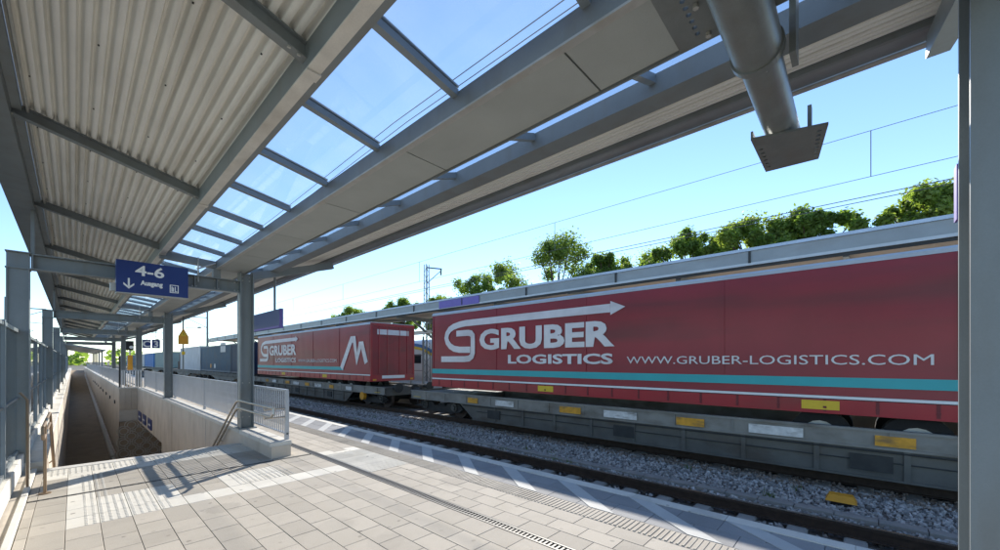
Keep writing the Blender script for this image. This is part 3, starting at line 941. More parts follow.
# skylights: bars and panes
gy = []
y = 2.17 - 1.0833 * 5
while y < ROOF_Y1:
    gy.append(y); y += 1.0833
g0, g1 = (1.20, 3.755), (1.895, 3.63)
for y in gy:
    b = MB().bar((g0[0] - .04, y, g0[1] - .02), (g1[0] + .0, y, g1[1] - .02), 0.055, 0.05).bar((g0[0], y, g0[1] + .02), (g1[0], y, g1[1] + .02), 0.07, 0.012)
    b.build('glazing_bar', 'post_blue', can)
    MB().bar((2.42, y, 3.535), (2.83, y, zo(2.84) + .085), 0.05, 0.06).build('glazing_bar', 'post_blue', can)
for a, c in zip(gy[:-1], gy[1:]):
    b = MB()
    b.add([(g0[0], a + .03, g0[1]), (g1[0], a + .03, g1[1]), (g1[0], c - .03, g1[1]), (g0[0], c - .03, g0[1])], [(0, 1, 2, 3)])
    b.build('pane', 'roof_glass', can)
    b = MB()
    b.add([(2.425, a + .028, 3.565), (2.828, a + .028, zo(2.84) + .115), (2.828, c - .028, zo(2.84) + .115), (2.425, c - .028, 3.565)], [(0, 1, 2, 3)])
    b.build('pane', 'roof_glass', can)

# the bare sign arm with its plates, hanging below the valley
arm = thing('sign_arm', 'thick horizontal steel tube with a drilled end plate hanging from the canopy', 'sign arm', (2.3, 0.31, 3.0))
AY, AZ = 0.345, 3.119
MB().tube([(1.45, AY, AZ), (2.2, AY, AZ), (3.33, AY, AZ)], 0.087, 40).build('tube', 'tube', arm, smooth=True)
MB().tube([(1.45, AY, AZ), (2.19, AY, AZ)], 0.101, 40).build('sleeve', 'tube', arm, smooth=True)
MB().tube([(2.165, AY, AZ), (2.205, AY, AZ)], 0.110, 40).build('collar', 'tube', arm)
MB().tube([(3.331, AY, AZ), (3.342, AY, AZ)], 0.083, 40).build('end_cap', 'steel', arm)
def plate_with_holes(name, outline, holes, rr, z0, z1, m, parent):
    """outline and round holes filled as one flat face set, then thickened"""
    bm = bmesh.new()
    loops = [outline] + [[(hx + rr * math.cos(2 * math.pi * k / 10), hy + rr * math.sin(2 * math.pi * k / 10)) for k in range(10)] for hx, hy in holes]
    es = []
    for lp in loops:
        vs = [bm.verts.new((x, y, z0)) for x, y in lp]
        for i in range(len(vs)):
            es.append(bm.edges.new((vs[i], vs[(i + 1) % len(vs)])))
    bmesh.ops.triangle_fill(bm, use_beauty=True, use_dissolve=False, edges=es)
    fs = list(bm.faces)
    ret = bmesh.ops.extrude_face_region(bm, geom=fs)
    for e in ret['geom']:
        if isinstance(e, bmesh.types.BMVert):
            e.co.z = z1
    bm.verts.ensure_lookup_table()
    mb = MB()
    idx = {v: i for i, v in enumerate(bm.verts)}
    mb.add([v.co for v in bm.verts], [tuple(idx[v] for v in f.verts) for f in bm.faces])
    bm.free()
    return mb.build(name, m, parent)
plate_with_holes('end_plate', [(2.83, 0.48), (3.38, 0.48), (3.40, 0.185), (2.94, 0.115)], [(2.99 + .055 * k, 0.160 + .006 * k) for k in range(7)] + [(3.0 + .06 * k, 0.452) for k in range(6)], 0.013, 3.018, 3.031, 'tube', arm)
MB().box(2.83, 3.38, 0.468, 0.480, 3.0312, 3.07).build('upstand', 'tube', arm)
MB().box(3.06, 3.12, 0.20, 0.22, 3.0315, 3.23).build('fin', 'tube', arm)
plate_with_holes('mounting_plate', [(1.30, -0.35), (2.10, -0.35), (2.10, 0.66), (1.30, 0.66)], [(1.75 + .045 * k, 0.56 - .0 * k) for k in range(7)], 0.012, 3.2215, 3.238, 'tube', arm)
bl = MB()
for x in (1.62, 1.85, 2.05):
    for y in (-0.05, 0.10, 0.52):
        bl.tube([(x, y, 3.221), (x, y, 3.203)], 0.013, 6)
for a in range(10):
    c_, s_ = math.cos(a * .628), math.sin(a * .628)
    bl.tube([(2.2051, AY + .098 * c_, AZ + .098 * s_), (2.216, AY + .098 * c_, AZ + .098 * s_)], 0.008, 6)
tag(bl.build('bolts', 'steel_light', arm), kind='stuff')
MB().box(2.21, 2.33, 0.20, 0.225, 3.06, 3.474).build('gusset', 'tube', arm)
MB().box(1.945, 2.09, 0.45, 0.47, 3.239, 3.476).box(1.945, 2.09, 0.05, 0.07, 3.239, 3.476).build('hanger', 'tube', arm)

# ================================================================== SIGNS UNDER THE CANOPY
sg = thing('exit_sign', 'dark blue hanging sign reading 4-6 Ausgang with a down arrow', 'sign', (0.93, 8.9, 2.78))
MB().box(0.467, 1.39, 8.86, 9.10, 2.78, 3.31).build('box', 'blue', sg)
MB().box(0.465, 1.392, 8.865, 9.095, 2.765, 2.779).build('bottom_trim', 'steel_light', sg)
MB().box(0.40, 0.466, 8.95, 9.08, 2.80, 2.93).build('side_bracket', 'steel_light', sg)
MB().box(0.60, 0.64, 9.101, 9.205, 3.05, 3.10).box(1.22, 1.26, 9.101, 9.205, 3.05, 3.10).build('hanger', 'steel', sg)
face = lambda ox, oz: (lambda u, v, t: (ox + u, 8.859 - t, oz + v))
mb = MB(); text_mesh(mb, '4-6', 0.235, face(0.88, 3.085), 0.003, bold=0.005, width=0.37); mb.build('lettering', 'white', sg)
mb = MB(); text_mesh(mb, 'Ausgang', 0.105, face(0.90, 2.93), 0.003, bold=0.0045, width=0.285); mb.build('lettering', 'white', sg)
ar = MB()
for q in ([(0.603, 3.02), (0.627, 3.02), (0.627, 2.875), (0.603, 2.875)], [(0.615, 2.845), (0.55, 2.91), (0.55, 2.945), (0.615, 2.88)], [(0.615, 2.845), (0.68, 2.91), (0.68, 2.945), (0.615, 2.88)]):
    ar.prism(q, lambda u, v, t: (u, 8.859 - t, v), 0.0, 0.003)
ar.build('arrow', 'white', sg)
ic = MB()
fn = lambda u, v, t: (u, 8.859 - t, v)
x0, x1, z0, z1 = 1.135, 1.255, 2.845, 2.985
for q in ((x0, x1, z0, z0 + .012), (x0, x1, z1 - .012, z1), (x0, x0 + .012, z0 + .012, z1 - .012), (x1 - .012, x1, z0 + .012, z1 - .012)):
    ic.box(q[0], q[1], 8.856, 8.859, q[2], q[3])
ic.box(1.157, 1.172, 8.856, 8.859, 2.865, 2.955).box(1.178, 1.190, 8.856, 8.859, 2.865, 2.94).box(1.203, 1.215, 8.856, 8.859, 2.88, 2.955)
ic.box(1.203, 1.235, 8.856, 8.859, 2.865, 2.879)
ic.build('pictogram', 'white', sg)

def letter_sign(x, y, z, ch, label):
    s = thing('platform_sign', label, 'sign', (x, y, z), 'small blue square signs under the canopy')
    MB().box(x - .20, x + .20, y - .04, y + .04, z, z + .56).build('box', 'blue', s)
    mb = MB(); text_mesh(mb, ch, 0.56, lambda u, v, t: (x + u, y - .041 - t, z + .09 + v), 0.003, bold=0.015); mb.build('lettering', 'white', s)
    MB().tube([(x, y, z + .56), (x, y, zo(x) + .1)], 0.015, 6).build('rod', 'steel', s)
letter_sign(3.20, 34, 2.48, 'C', 'small square blue sign with a white letter C under the canopy')
letter_sign(3.66, 34, 2.48, '3', 'small square blue sign with a white number 3 under the canopy')

def name_board(y0, y1, label, zb=2.53, zt=3.03, m='blue'):
    s = thing('name_board', label, 'sign', (3.70, (y0 + y1) / 2, 2.53), 'long blue boards hung over the platform edge')
    MB().box(3.66, 3.74, y0, y1, zb, zt).build('board', m, s)
    MB().box(3.655, 3.745, y0 - .012, y0, zb - .01, zt + .01).box(3.655, 3.745, y1, y1 + .012, zb - .01, zt + .01).build('end_frame', 'violet', s)
    MB().box(3.652, 3.66, y0 + .02, y1 - .02, zb + .005, zb + .06).build('lower_edge', 'violet', s)
    for q in (y0 + .5, y1 - .5):
        MB().tube([(3.70, q, zt), (3.70, q, zo(3.70) + .11)], 0.03, 8).build('hanger', 'steel', s)
name_board(11.2, 15.0, 'plain blue board hanging over the platform edge beyond the first column')
name_board(-4.2, -0.47, 'pale violet edged board end showing beside the near column', 2.53, 2.85, 'print')

# ================================================================== RAILINGS
def railing(name, label, x, y0, y1, zb, zt, step, posts, stuff=False):
    t_ = thing(name, label, 'railing', (x, y0, zb))
    MB().box(x - .022, x + .022, y0, y1, zt - .035, zt).build('top_rail', 'steel_bar', t_)
    MB().box(x - .018, x + .018, y0, y1, zb + .09, zb + .115).build('bottom_rail', 'steel_bar', t_)
    for y in posts:
        MB().box(x - .03, x + .03, y - .03, y + .03, zb, zt - .036).build('post', 'steel_bar', t_)
    ys = []
    y = y0 + step
    while y < y1 - .03:
        ys.append(y); y += step
    mk = lambda yy: MB().box(x - .006, x + .006, yy - .019, yy + .019, zb + .1155, zt - .0355)
    if stuff:
        mb = MB()
        for yy in ys:
            mb.box(x - .006, x + .006, yy - .019, yy + .019, zb + .1155, zt - .0355)
        tag(mb.build('bars', 'steel_bar', t_), kind='stuff')
    else:
        sp = [(x, yy, zb) for yy in ys]
        pieces('bar', 'steel_bar', t_, mk(ys[0]), sp[0], sp)
    return t_
ra = railing('bar_railing', 'grey vertical bar railing on the stairwell wall beside the platform', 2.535, 7.38, 27.8, 0.27, 1.15, 0.105, (7.41, 13.8, 18.6, 23.4, 27.7))
rb = thing('bar_railing', 'short sunlit bar railing across the narrowing of the stairwell', 'railing', (2.0, 27.85, 0.30))
MB().box(1.60, 2.5, 27.83, 27.87, 1.15, 1.185).build('top_rail', 'steel_bar', rb)
sp = [(1.66 + .105 * k, 27.85, 0.30) for k in range(8)]
pieces('bar', 'white', rb, MB().box(1.641, 1.679, 27.844, 27.856, 0.30, 1.149), sp[0], sp)
MB().box(1.56, 1.63, 27.80, 27.87, 0.30, 1.9).build('post', 'dark', rb)
railing('bar_railing', 'far bar railing on top of the long ramp wall', 1.72, 28.0, 110, 0.30, 1.17, 0.14, [30 + 4.8 * k for k in range(17)], stuff=True)

# handrails at the head of the stairs
def stair_handrail(x, wallside, label, m):
    t_ = thing('stair_handrail', label, 'handrail', (x, 8.0, 0))
    yb, ye = 9.05, 15.2
    sl = 3.95 / (0.285 * 23)
    for zz, nm in ((0.88, 'upper_rail'), (0.73, 'lower_rail')):
        pts = [(x, 6.98, zz - .03), (x, 6.95, zz), (x, 8.85, zz), (x, 9.05, zz - .03), (x, 9.22, zz - .12), (x, ye, zz - .06 - sl * (ye - yb))]
        if zz < .8: pts = [(x, 7.05, zz)] + pts[2:]
        MB().tube(pts[1:] if zz > .8 else pts, 0.021 if wallside > 0 else 0.016, 10).build(nm, m, t_, smooth=True)
    MB().tube([(x, 6.95, 0.88), (x, 6.93, 0.80), (x, 7.05, 0.73)], 0.021 if wallside > 0 else 0.016, 10).build('end_loop', m, t_, smooth=True)
    if wallside < 0:
        MB().tube([(x, 7.45, -0.005), (x, 7.45, 0.875)], 0.016, 10).build('post', m, t_, smooth=True)
        MB().tube([(x, 7.45, 0.0), (x, 7.45, 0.012)], 0.055, 12).build('foot_plate', m, t_)
    else:
        for zz in (0.88, 0.73):
            MB().tube([(x, 7.41, zz - .02), (x, 7.41, zz - .06), (2.535, 7.41, zz - .06)], 0.014, 8).build('bracket', m, t_)
    for y in (8.9, 10.4, 12.2, 14.0):
        z = 0.70 - max(0, y - 9.1) * sl
        MB().tube([(x, y, z), (x + wallside * .05, y, z - .05)], 0.010, 6).build('bracket', m, t_)
stair_handrail(2.18, 1, 'steel double handrail on the right of the stairs by the near column', 'stainless')
stair_handrail(-0.24, -1, 'brownish double handrail on the left of the stairs by the glass barrier', 'brown_rail')
cp = thing('conduit_pipe', 'thin brown vertical pipes standing at the left foot of the barrier', 'pipe', (-0.4, 8.2, 0))
MB().tube([(-0.40, 7.85, 0.012), (-0.40, 7.85, 1.15), (-0.46, 7.85, 1.25)], 0.014, 8).build('pipe', 'brown_rail', cp, smooth=True)
MB().tube([(-0.42, 8.35, 0.012), (-0.42, 8.35, 0.80), (-0.42, 8.45, 0.88), (-0.42, 9.0, 0.88)], 0.018, 8).build('pipe', 'steel_light', cp, smooth=True)

# ================================================================== GLASS BARRIER AT THE LEFT
bar_ = thing('glass_barrier', 'tall glass noise barrier with dark posts along the left side', 'barrier', (-0.58, 7, 0))
py = [1.4 + 2.0 * k for k in range(40)]
sp = [(-0.575, y, 0.05) for y in py]
pieces('post', 'post_blue', bar_, MB().box(-0.61, -0.54, py[0] - .045, py[0] + .045, 0.01, 2.14), sp[0], sp)
sp = [(-0.575, y + 1.0, 0.10) for y in py[:-1]]
pieces('pane', 'barrier_glass', bar_, MB().box(-0.581, -0.569, py[0] + .06, py[0] + 1.94, 0.32, 2.07), sp[0], sp)
pieces('top_frame', 'steel', bar_, MB().box(-0.60, -0.55, py[0] + .046, py[0] + 1.954, 2.071, 2.12), sp[0], sp)
pieces('bottom_frame', 'steel', bar_, MB().box(-0.60, -0.55, py[0] + .046, py[0] + 1.954, 0.27, 0.319), sp[0], sp)
pieces('mid_rail', 'steel', bar_, MB().box(-0.595, -0.555, py[0] + .061, py[0] + 1.939, 1.08, 1.11), sp[0], sp)
pieces('base_block', 'coping', bar_, MB().cbox(-0.66, -0.50, py[0] + .06, py[0] + 1.94, 0.05, 0.268, 0.01), sp[0], sp)

# ================================================================== POSTS ON THE PLATFORM
ws = thing('warning_sign', 'orange warning sign with a triangle top on a thin pole', 'sign', (4.0, 26.8, 0))
def face_x(y): return lambda u, v, t: (u, y - t, v)
MB().tube([(4.0, 26.86, 0), (4.0, 26.86, 4.6)], 0.035, 8).build('pole', 'mast', ws)
MB().prism([(3.78, 2.55), (4.22, 2.55), (4.22, 2.98), (4.0, 3.42), (3.78, 2.98)], face_x(26.82), 0, 0.02).build('plate', 'orange', ws)
mb = MB().prism([(3.86, 3.0), (4.14, 3.0), (4.0, 3.28)], face_x(26.799), 0, 0.003); mb.build('triangle', 'yellow', ws)
MB().prism([(4.0, 3.03), (4.03, 3.10), (3.99, 3.11), (4.01, 3.2), (3.97, 3.12), (4.0, 3.11)], face_x(26.795), 0, 0.002).build('flash', 'black', ws)
MB().box(3.93, 4.07, 26.79, 26.82, 2.0, 2.16).build('small_plate', 'yellow', ws)
ps = thing('dispatch_post', 'black signal head on a post with an orange cabinet by the railing', 'signal', (2.95, 41.6, 0))
MB().tube([(2.95, 41.6, 0), (2.95, 41.6, 2.6)], 0.05, 8).build('post', 'steel_light', ps)
MB().box(2.68, 3.16, 41.5, 41.8, 2.5, 3.2).build('head', 'black', ps)
MB().tube([(3.02, 41.5, 2.72), (3.02, 41.46, 2.72)], 0.12, 12).build('lens', 'white', ps)
MB().box(2.82, 3.10, 41.45, 41.75, 0.9, 2.1).build('cabinet', 'orange', ps)
#SPLIT

# ================================================================== FREIGHT TRAIN
TX0, TX1 = 9.60, 12.10
def ribbon(mb, pts, w, fn, t0, t1):
    """flat stroke of width w along pts, one closed outline with mitred corners"""
    P = [Vector((a, b_)) for a, b_ in pts]
    Lf, Rt = [], []
    for i, q in enumerate(P):
        d0 = (P[i] - P[i - 1]).normalized() if i > 0 else None
        d1 = (P[i + 1] - P[i]).normalized() if i < len(P) - 1 else None
        d = d0 if d1 is None else d1 if d0 is None else (d0 + d1).normalized()
        nrm = Vector((-d.y, d.x))
        k = 1.0
        if d0 is not None and d1 is not None:
            k = 1.0 / max(0.5, nrm.dot(Vector((-d0.y, d0.x))))
        Lf.append(q + nrm * w / 2 * k); Rt.append(q - nrm * w / 2 * k)
    n = len(P)
    vs = [fn(v.x, v.y, t1) for v in Lf] + [fn(v.x, v.y, t1) for v in Rt]
    fs = [(i, i + 1, n + i + 1, n + i) for i in range(n - 1)]
    mb.add(vs, fs)

def trailer(yl, label):
    LEN = 16.9
    t_ = thing('semi_trailer', label, 'trailer', ((TX0 + TX1) / 2, yl - LEN / 2, 0.6), 'red curtain trailers on the freight train')
    f = lambda u, v, t: (TX0 - 0.002 - t, yl - u, v)
    yr = yl - LEN
    # curtain body with soft vertical folds, straight from front to rear
    b = MB()
    n = 68
    zs = [1.0, 1.35, 1.9, 2.5, 3.0, 3.42]
    for side, x in ((0, TX0), (1, TX1)):
        vs, fs = [], []
        for i in range(n + 1):
            for j, z in enumerate(zs):
                off = 0.012 * math.sin(i * 1.9 + j * .3 + 1.3 * math.sin(i * .37)) * (1 if 0 < j < 5 else 0.2)
                vs.append((x + (abs(off) if side == 0 else -abs(off)), yr + LEN * i / n, z))
        m_ = len(zs)
        for i in range(n):
            for j in range(m_ - 1):
                fs.append((i * m_ + j, (i + 1) * m_ + j, (i + 1) * m_ + j + 1, i * m_ + j + 1))
        b.add(vs, fs)
    b.box(TX0 + .01, TX1 - .01, yl - .08, yl, 1.0, 3.42)
    b.build('curtain', 'red', t_, smooth=True)
    MB().prism([(TX0 - .01, 3.42), (TX0 - .01, 3.49), (TX0 + .06, 3.535), (TX1 - .06, 3.535), (TX1 + .01, 3.49), (TX1 + .01, 3.42)], lambda u, v, t: (u, t, v), yr, yl).build('roof', 'trailer_roof', t_)
    MB().box(TX0 - .012, TX0 + .05, yr, yl, 0.66, 0.93).box(TX1 - .05, TX1 + .012, yr, yl, 0.66, 0.93).build('side_sill', 'red_gloss', t_)
    MB().box(TX0 + .05, TX1 - .05, yr + .02, yl - .02, 0.80, 0.995).build('floor', 'dark', t_)
    MB().box(TX0 - .016, TX0 - .002, yr, yl, 0.945, 0.995).build('white_line', 'white', t_)
    MB().box(TX0 - .014, TX0 - .001, yr + 2.75, yl, 1.165, 1.345).build('teal_band', 'teal', t_)
    for u in (5.5, 11.9):
        MB().box(TX0 - .020, TX0 - .0125, yl - u - .28, yl - u + .28, 0.73, 0.90).build('yellow_plate', 'yellow', t_)
    sp = [(TX0, yl - .45 - 0.72 * k, 0.9) for k in range(23)]
    pieces('strap', 'strap', t_, MB().box(TX0 - .019, TX0 - .0125, sp[0][1] - .022, sp[0][1] + .022, 0.70, 0.94).box(TX0 - .026, TX0 - .0125, sp[0][1] - .030, sp[0][1] + .030, 0.93, 0.9449).box(TX0 - .024, TX0 - .0191, sp[0][1] - .026, sp[0][1] + .026, 0.76, 0.80), sp[0], sp)
    for u in (0.06, 3.45, 6.85, 10.25, 13.65, 16.84):
        MB().box(TX0 - .0085, TX0 - .0015, yl - u - .03, yl - u + .03, 1.36, 3.415).build('pole_seam', 'red', t_)
    # emblem: long arrow curling into a g
    mb = MB()
    c1 = [(7.60, 3.055), (4.5, 3.04), (1.95, 3.02), (1.62, 2.99), (1.30, 2.93), (1.08, 2.84), (0.93, 2.69), (0.88, 2.52), (0.94, 2.36), (1.10, 2.21), (1.32, 2.11), (1.62, 2.065), (2.205, 2.055)]
    ribbon(mb, c1, 0.225, f, 0, 0.014)
    mb.add([f(7.605, 3.24, .014), f(7.605, 2.87, .014), f(8.02, 3.055, .014)], [(0, 1, 2)])
    c2 = [(1.45, 2.665), (2.10, 2.665), (2.24, 2.64), (2.33, 2.55), (2.335, 2.3), (2.335, 1.95), (2.28, 1.82), (2.14, 1.74), (1.9, 1.72), (0.57, 1.72)]
    ribbon(mb, c2, 0.215, f, 0, 0.014)
    mb.build('emblem', 'print', t_)
    mb = MB(); text_mesh(mb, 'GRUBER', 0.92, lambda u, v, t: f(5.14 + u, 2.075 + v, 0.010 + t), 0.004, bold=0.035, width=5.05); mb.build('lettering', 'print', t_)
    mb = MB(); text_mesh(mb, 'LOGISTICS', 0.38, lambda u, v, t: f(5.82 + u, 1.58 + v, 0.010 + t), 0.004, bold=0.012, width=3.68); mb.build('lettering', 'print', t_)
    mb = MB(); text_mesh(mb, 'WWW.GRUBER-LOGISTICS.COM', 0.26, lambda u, v, t: f(10.72 + u, 1.585 + v, 0.010 + t), 0.004, bold=0.0, width=5.3); mb.build('lettering', 'print', t_)
    # twin peak emblem near the rear
    mb = MB()
    ribbon(mb, [(13.95, 1.25), (15.05, 2.75), (15.35, 2.75), (15.62, 1.75), (15.95, 2.45), (16.15, 2.45), (16.55, 1.55)], 0.33, f, 0, 0.014)
    mb.build('emblem', 'print', t_)
    # rear doors
    y = yr
    MB().box(TX0, TX0 + .10, y - .05, y - .0005, 0.66, 3.50).box(TX1 - .10, TX1, y - .05, y - .0005, 0.66, 3.50).box(TX0 + .10, TX1 - .10, y - .05, y - .0005, 3.36, 3.50).box(TX0 + .10, TX1 - .10, y - .05, y - .0005, 0.66, 0.98).build('rear_frame', 'red_gloss', t_)
    for k in range(2):
        x = TX0 + .103 + k * 1.148
        dr = MB().box(x, x + 1.145, y - .035, y - .0005, 0.985, 3.355).build('door', 'red', t_)
        for q in (0.35, 0.8):
            MB().tube([(x + q, y - .05, 1.0), (x + q, y - .05, 3.34)], 0.018, 6).build('lock_rod', 'red_gloss', dr)
    MB().box(TX0 + .35, TX1 - .35, y - .044, y - .036, 2.95, 3.2).build('placard', 'print', t_)
    MB().box(TX0 + .6, TX1 - .6, y - .062, y - .051, 0.99 - .2, 0.99 - .05).build('number_plate', 'white', t_)
    for x in (TX0 + .05, TX1 - .33):
        MB().box(x + .06, x + .24, y - .066, y - .051, 0.70, 0.78).build('tail_lamp', 'orange', t_)
    for k in range(3):
        for x in (TX0 + .25, TX1 - .55):
            yy = yr + 2.4 + 1.31 * k
            w = MB().tube([(x, yy, 0.22), (x + .30, yy, 0.22)], 0.48, 22).build('wheel', 'tyre', t_, smooth=True)
            MB().tube([(x - .004, yy, 0.22), (x + .304, yy, 0.22)], 0.27, 16).build('rim', 'steel_light', w)
    return t_
tr1 = trailer(12.4, 'red curtain trailer with white lettering nearest the camera')
tr2 = copy_tree(tr1, None, Vector((0, 21.7, 0)))
tr2['label'] = 'second red trailer, farther along, its rear doors showing'

def bogie(parent, yc):
    bo = MB()
    for x in (9.82, 11.90):
        bo.prism([(yc - 1.35, -0.18), (yc - 1.15, 0.0), (yc - 0.5, 0.02), (yc - .35, -.12), (yc + .35, -.12), (yc + .5, 0.02), (yc + 1.15, 0.0), (yc + 1.35, -0.18), (yc + 1.1, -0.32), (yc + .4, -.36), (yc - .4, -.36), (yc - 1.1, -0.32)],
                 lambda u, v, t, x=x: (x + t, u, v), 0, 0.08)
    bo.box(9.9, 11.9, yc - .2, yc + .2, -.3, -.05)
    b_ = bo.build('bogie', 'dark', parent)
    for dy in (-0.9, 0.9):
        for x in (10.085, 11.59):
            MB().tube([(x, yc + dy, -0.13), (x + .135, yc + dy, -0.13)], 0.425, 24).build('wheel', 'wheel', b_, smooth=True)
        MB().tube([(9.80, yc + dy, -0.13), (9.70, yc + dy, -0.13)], 0.10, 10).tube([(9.80, yc + dy, -0.13), (9.76, yc + dy, -0.13)], 0.16, 10).build('axle_box', 'wagon', b_)
    return b_
def pocket_wagon(yl, label):
    L_ = 19.6
    y1, y0 = yl + 1.35, yl - 16.9 - 1.35
    w = thing('pocket_wagon', label, 'wagon', (10.9, (y0 + y1) / 2, -0.56), 'pocket wagons of the freight train')
    xa, xb = 9.52, 12.28
    MB().box(xa, xa + .10, y0, y1, 0.40, 0.445).box(xa + .03, xa + .06, y0, y1, 0.14, 0.3995).box(xa, xa + .10, y0, y1, 0.10, 0.1395).box(xb - .10, xb, y0, y1, 0.40, 0.445).box(xb - .06, xb - .03, y0, y1, 0.14, 0.3995).box(xb - .10, xb, y0, y1, 0.10, 0.1395).build('side_sill', 'wagon_light', w)
    MB().prism([(y0 + 3.0, 0.0995), (y0 + 3.7, -0.40), (y1 - 3.7, -0.40), (y1 - 3.0, 0.0995)], lambda u, v, t: (xa + .05 + t, u, v), 0, 0.04).build('pocket_side', 'wagon', w)
    MB().prism([(y0 + 3.0, 0.0995), (y0 + 3.7, -0.40), (y1 - 3.7, -0.40), (y1 - 3.0, 0.0995)], lambda u, v, t: (xb - .09 + t, u, v), 0, 0.04).build('pocket_side', 'wagon', w)
    MB().box(xa + .02, xa + .13, y0 + 3.7, y1 - 3.7, -0.44, -0.401).build('pocket_rim', 'wagon', w)
    MB().box(xa + .11, xb - .11, y0 + 3.6, y1 - 3.6, -0.38, -0.28).build('pocket_floor', 'dark', w)
    MB().box(xa + .12, xb - .12, y0 + .1, y0 + 2.9, 0.12, 0.38).build('end_deck', 'wagon', w)
    MB().box(xa + .12, xb - .12, y1 - 2.9, y1 - .1, 0.12, 0.38).build('end_deck', 'wagon', w)
    sp = []
    y = y0 + 4.0
    while y < y1 - 3.9:
        sp.append((xa + .05, y, -0.40)); y += 1.2
    pieces('rib', 'wagon', w, MB().box(xa + .012, xa + .049, sp[0][1] - .04, sp[0][1] + .04, -0.399, 0.098), sp[0], sp)
    sp2 = [(xa, y0 + .6 + 1.2 * k, 0.14) for k in range(int((y1 - y0 - 1) / 1.2) + 1)]
    pieces('stiffener', 'wagon_light', w, MB().box(xa + .004, xa + .029, sp2[0][1] - .012, sp2[0][1] + .012, 0.1405, 0.399), sp2[0], sp2)
    for k, (u, ww, m) in enumerate([(2.4, .5, 'plate_orange'), (3.9, .8, 'plate_white'), (6.4, .7, 'plate_orange'), (7.9, .9, 'plate_white'), (9.6, .6, 'plate_orange'), (11.2, .9, 'plate_white'), (12.9, .5, 'plate_orange'), (14.9, .6, 'plate_white')]):
        y = yl - u
        MB().box(xa - .010, xa + .003, y - ww / 2, y + ww / 2, 0.165, 0.345).build('marking_plate', m, w)
    for yy in (y0 + 1.55, y1 - 1.55):
        bogie(w, yy)
    # brake pipes, hand grips, foot steps and rivet rows
    MB().tube([(xa + .02, y0 + 3.2, 0.06), (xa + .02, y1 - 3.2, 0.06)], 0.018, 6).build('brake_pipe', 'dark', w)
    MB().tube([(xa + .03, y0 + 3.9, -0.12), (xa + .03, y1 - 3.9, -0.12)], 0.012, 6).build('air_pipe', 'dark', w)
    for yy in (y0 + .5, y1 - .5):
        MB().tube([(xa - .01, yy - .2, .20), (xa - .06, yy - .2, .20), (xa - .06, yy + .2, .20), (xa - .01, yy + .2, .20)], 0.012, 6).build('hand_grip', 'yellow', w)
        MB().box(xa + .02, xa + .30, yy - .22, yy + .22, -0.17, -0.15).box(xa + .12, xa + .15, yy - .2, yy - .17, -.149, .099).box(xa + .12, xa + .15, yy + .17, yy + .2, -.149, .099).build('foot_step', 'dark', w)
    for k in range(3):
        yy = yl - 3.4 - 4.6 * k
        MB().box(xa + .005, xa + .048, yy - .28, yy + .28, -.30, -.02).build('equipment_box', 'dark', w)
    rv = MB()
    yy = y0 + .3
    while yy < y1 - .2:
        for zz in (.125, .422):
            rv.box(xa - .006, xa, yy - .009, yy + .009, zz - .009, zz + .009)
        yy += .3
    tag(rv.build('rivets', 'wagon_light', w), kind='stuff')
    for y, d in ((y0, -1), (y1, 1)):
        MB().box(xa + .1, xb - .1, min(y, y + d * .02), max(y, y + d * .02), 0.05, 0.44).build('buffer_beam', 'wagon', w)
        for x in (10.03, 11.78):
            MB().tube([(x, y + d * .02, 0.42), (x, y + d * .42, 0.42)], 0.09, 12).tube([(x, y + d * .42, 0.42), (x, y + d * .45, 0.42)], 0.22, 16).build('buffer', 'dark', w)
    MB().tube([(xa - .01, y0 + 2.0, -0.05), (xa + .14, y0 + 2.0, -0.05)], 0.2, 14).build('brake_wheel', 'orange', w)
    return w
pw1 = pocket_wagon(12.4, 'grey pocket wagon carrying the nearest red trailer')
pw2 = copy_tree(pw1, None, Vector((0, 21.7, 0)))
pw2['label'] = 'grey pocket wagon carrying the second red trailer'

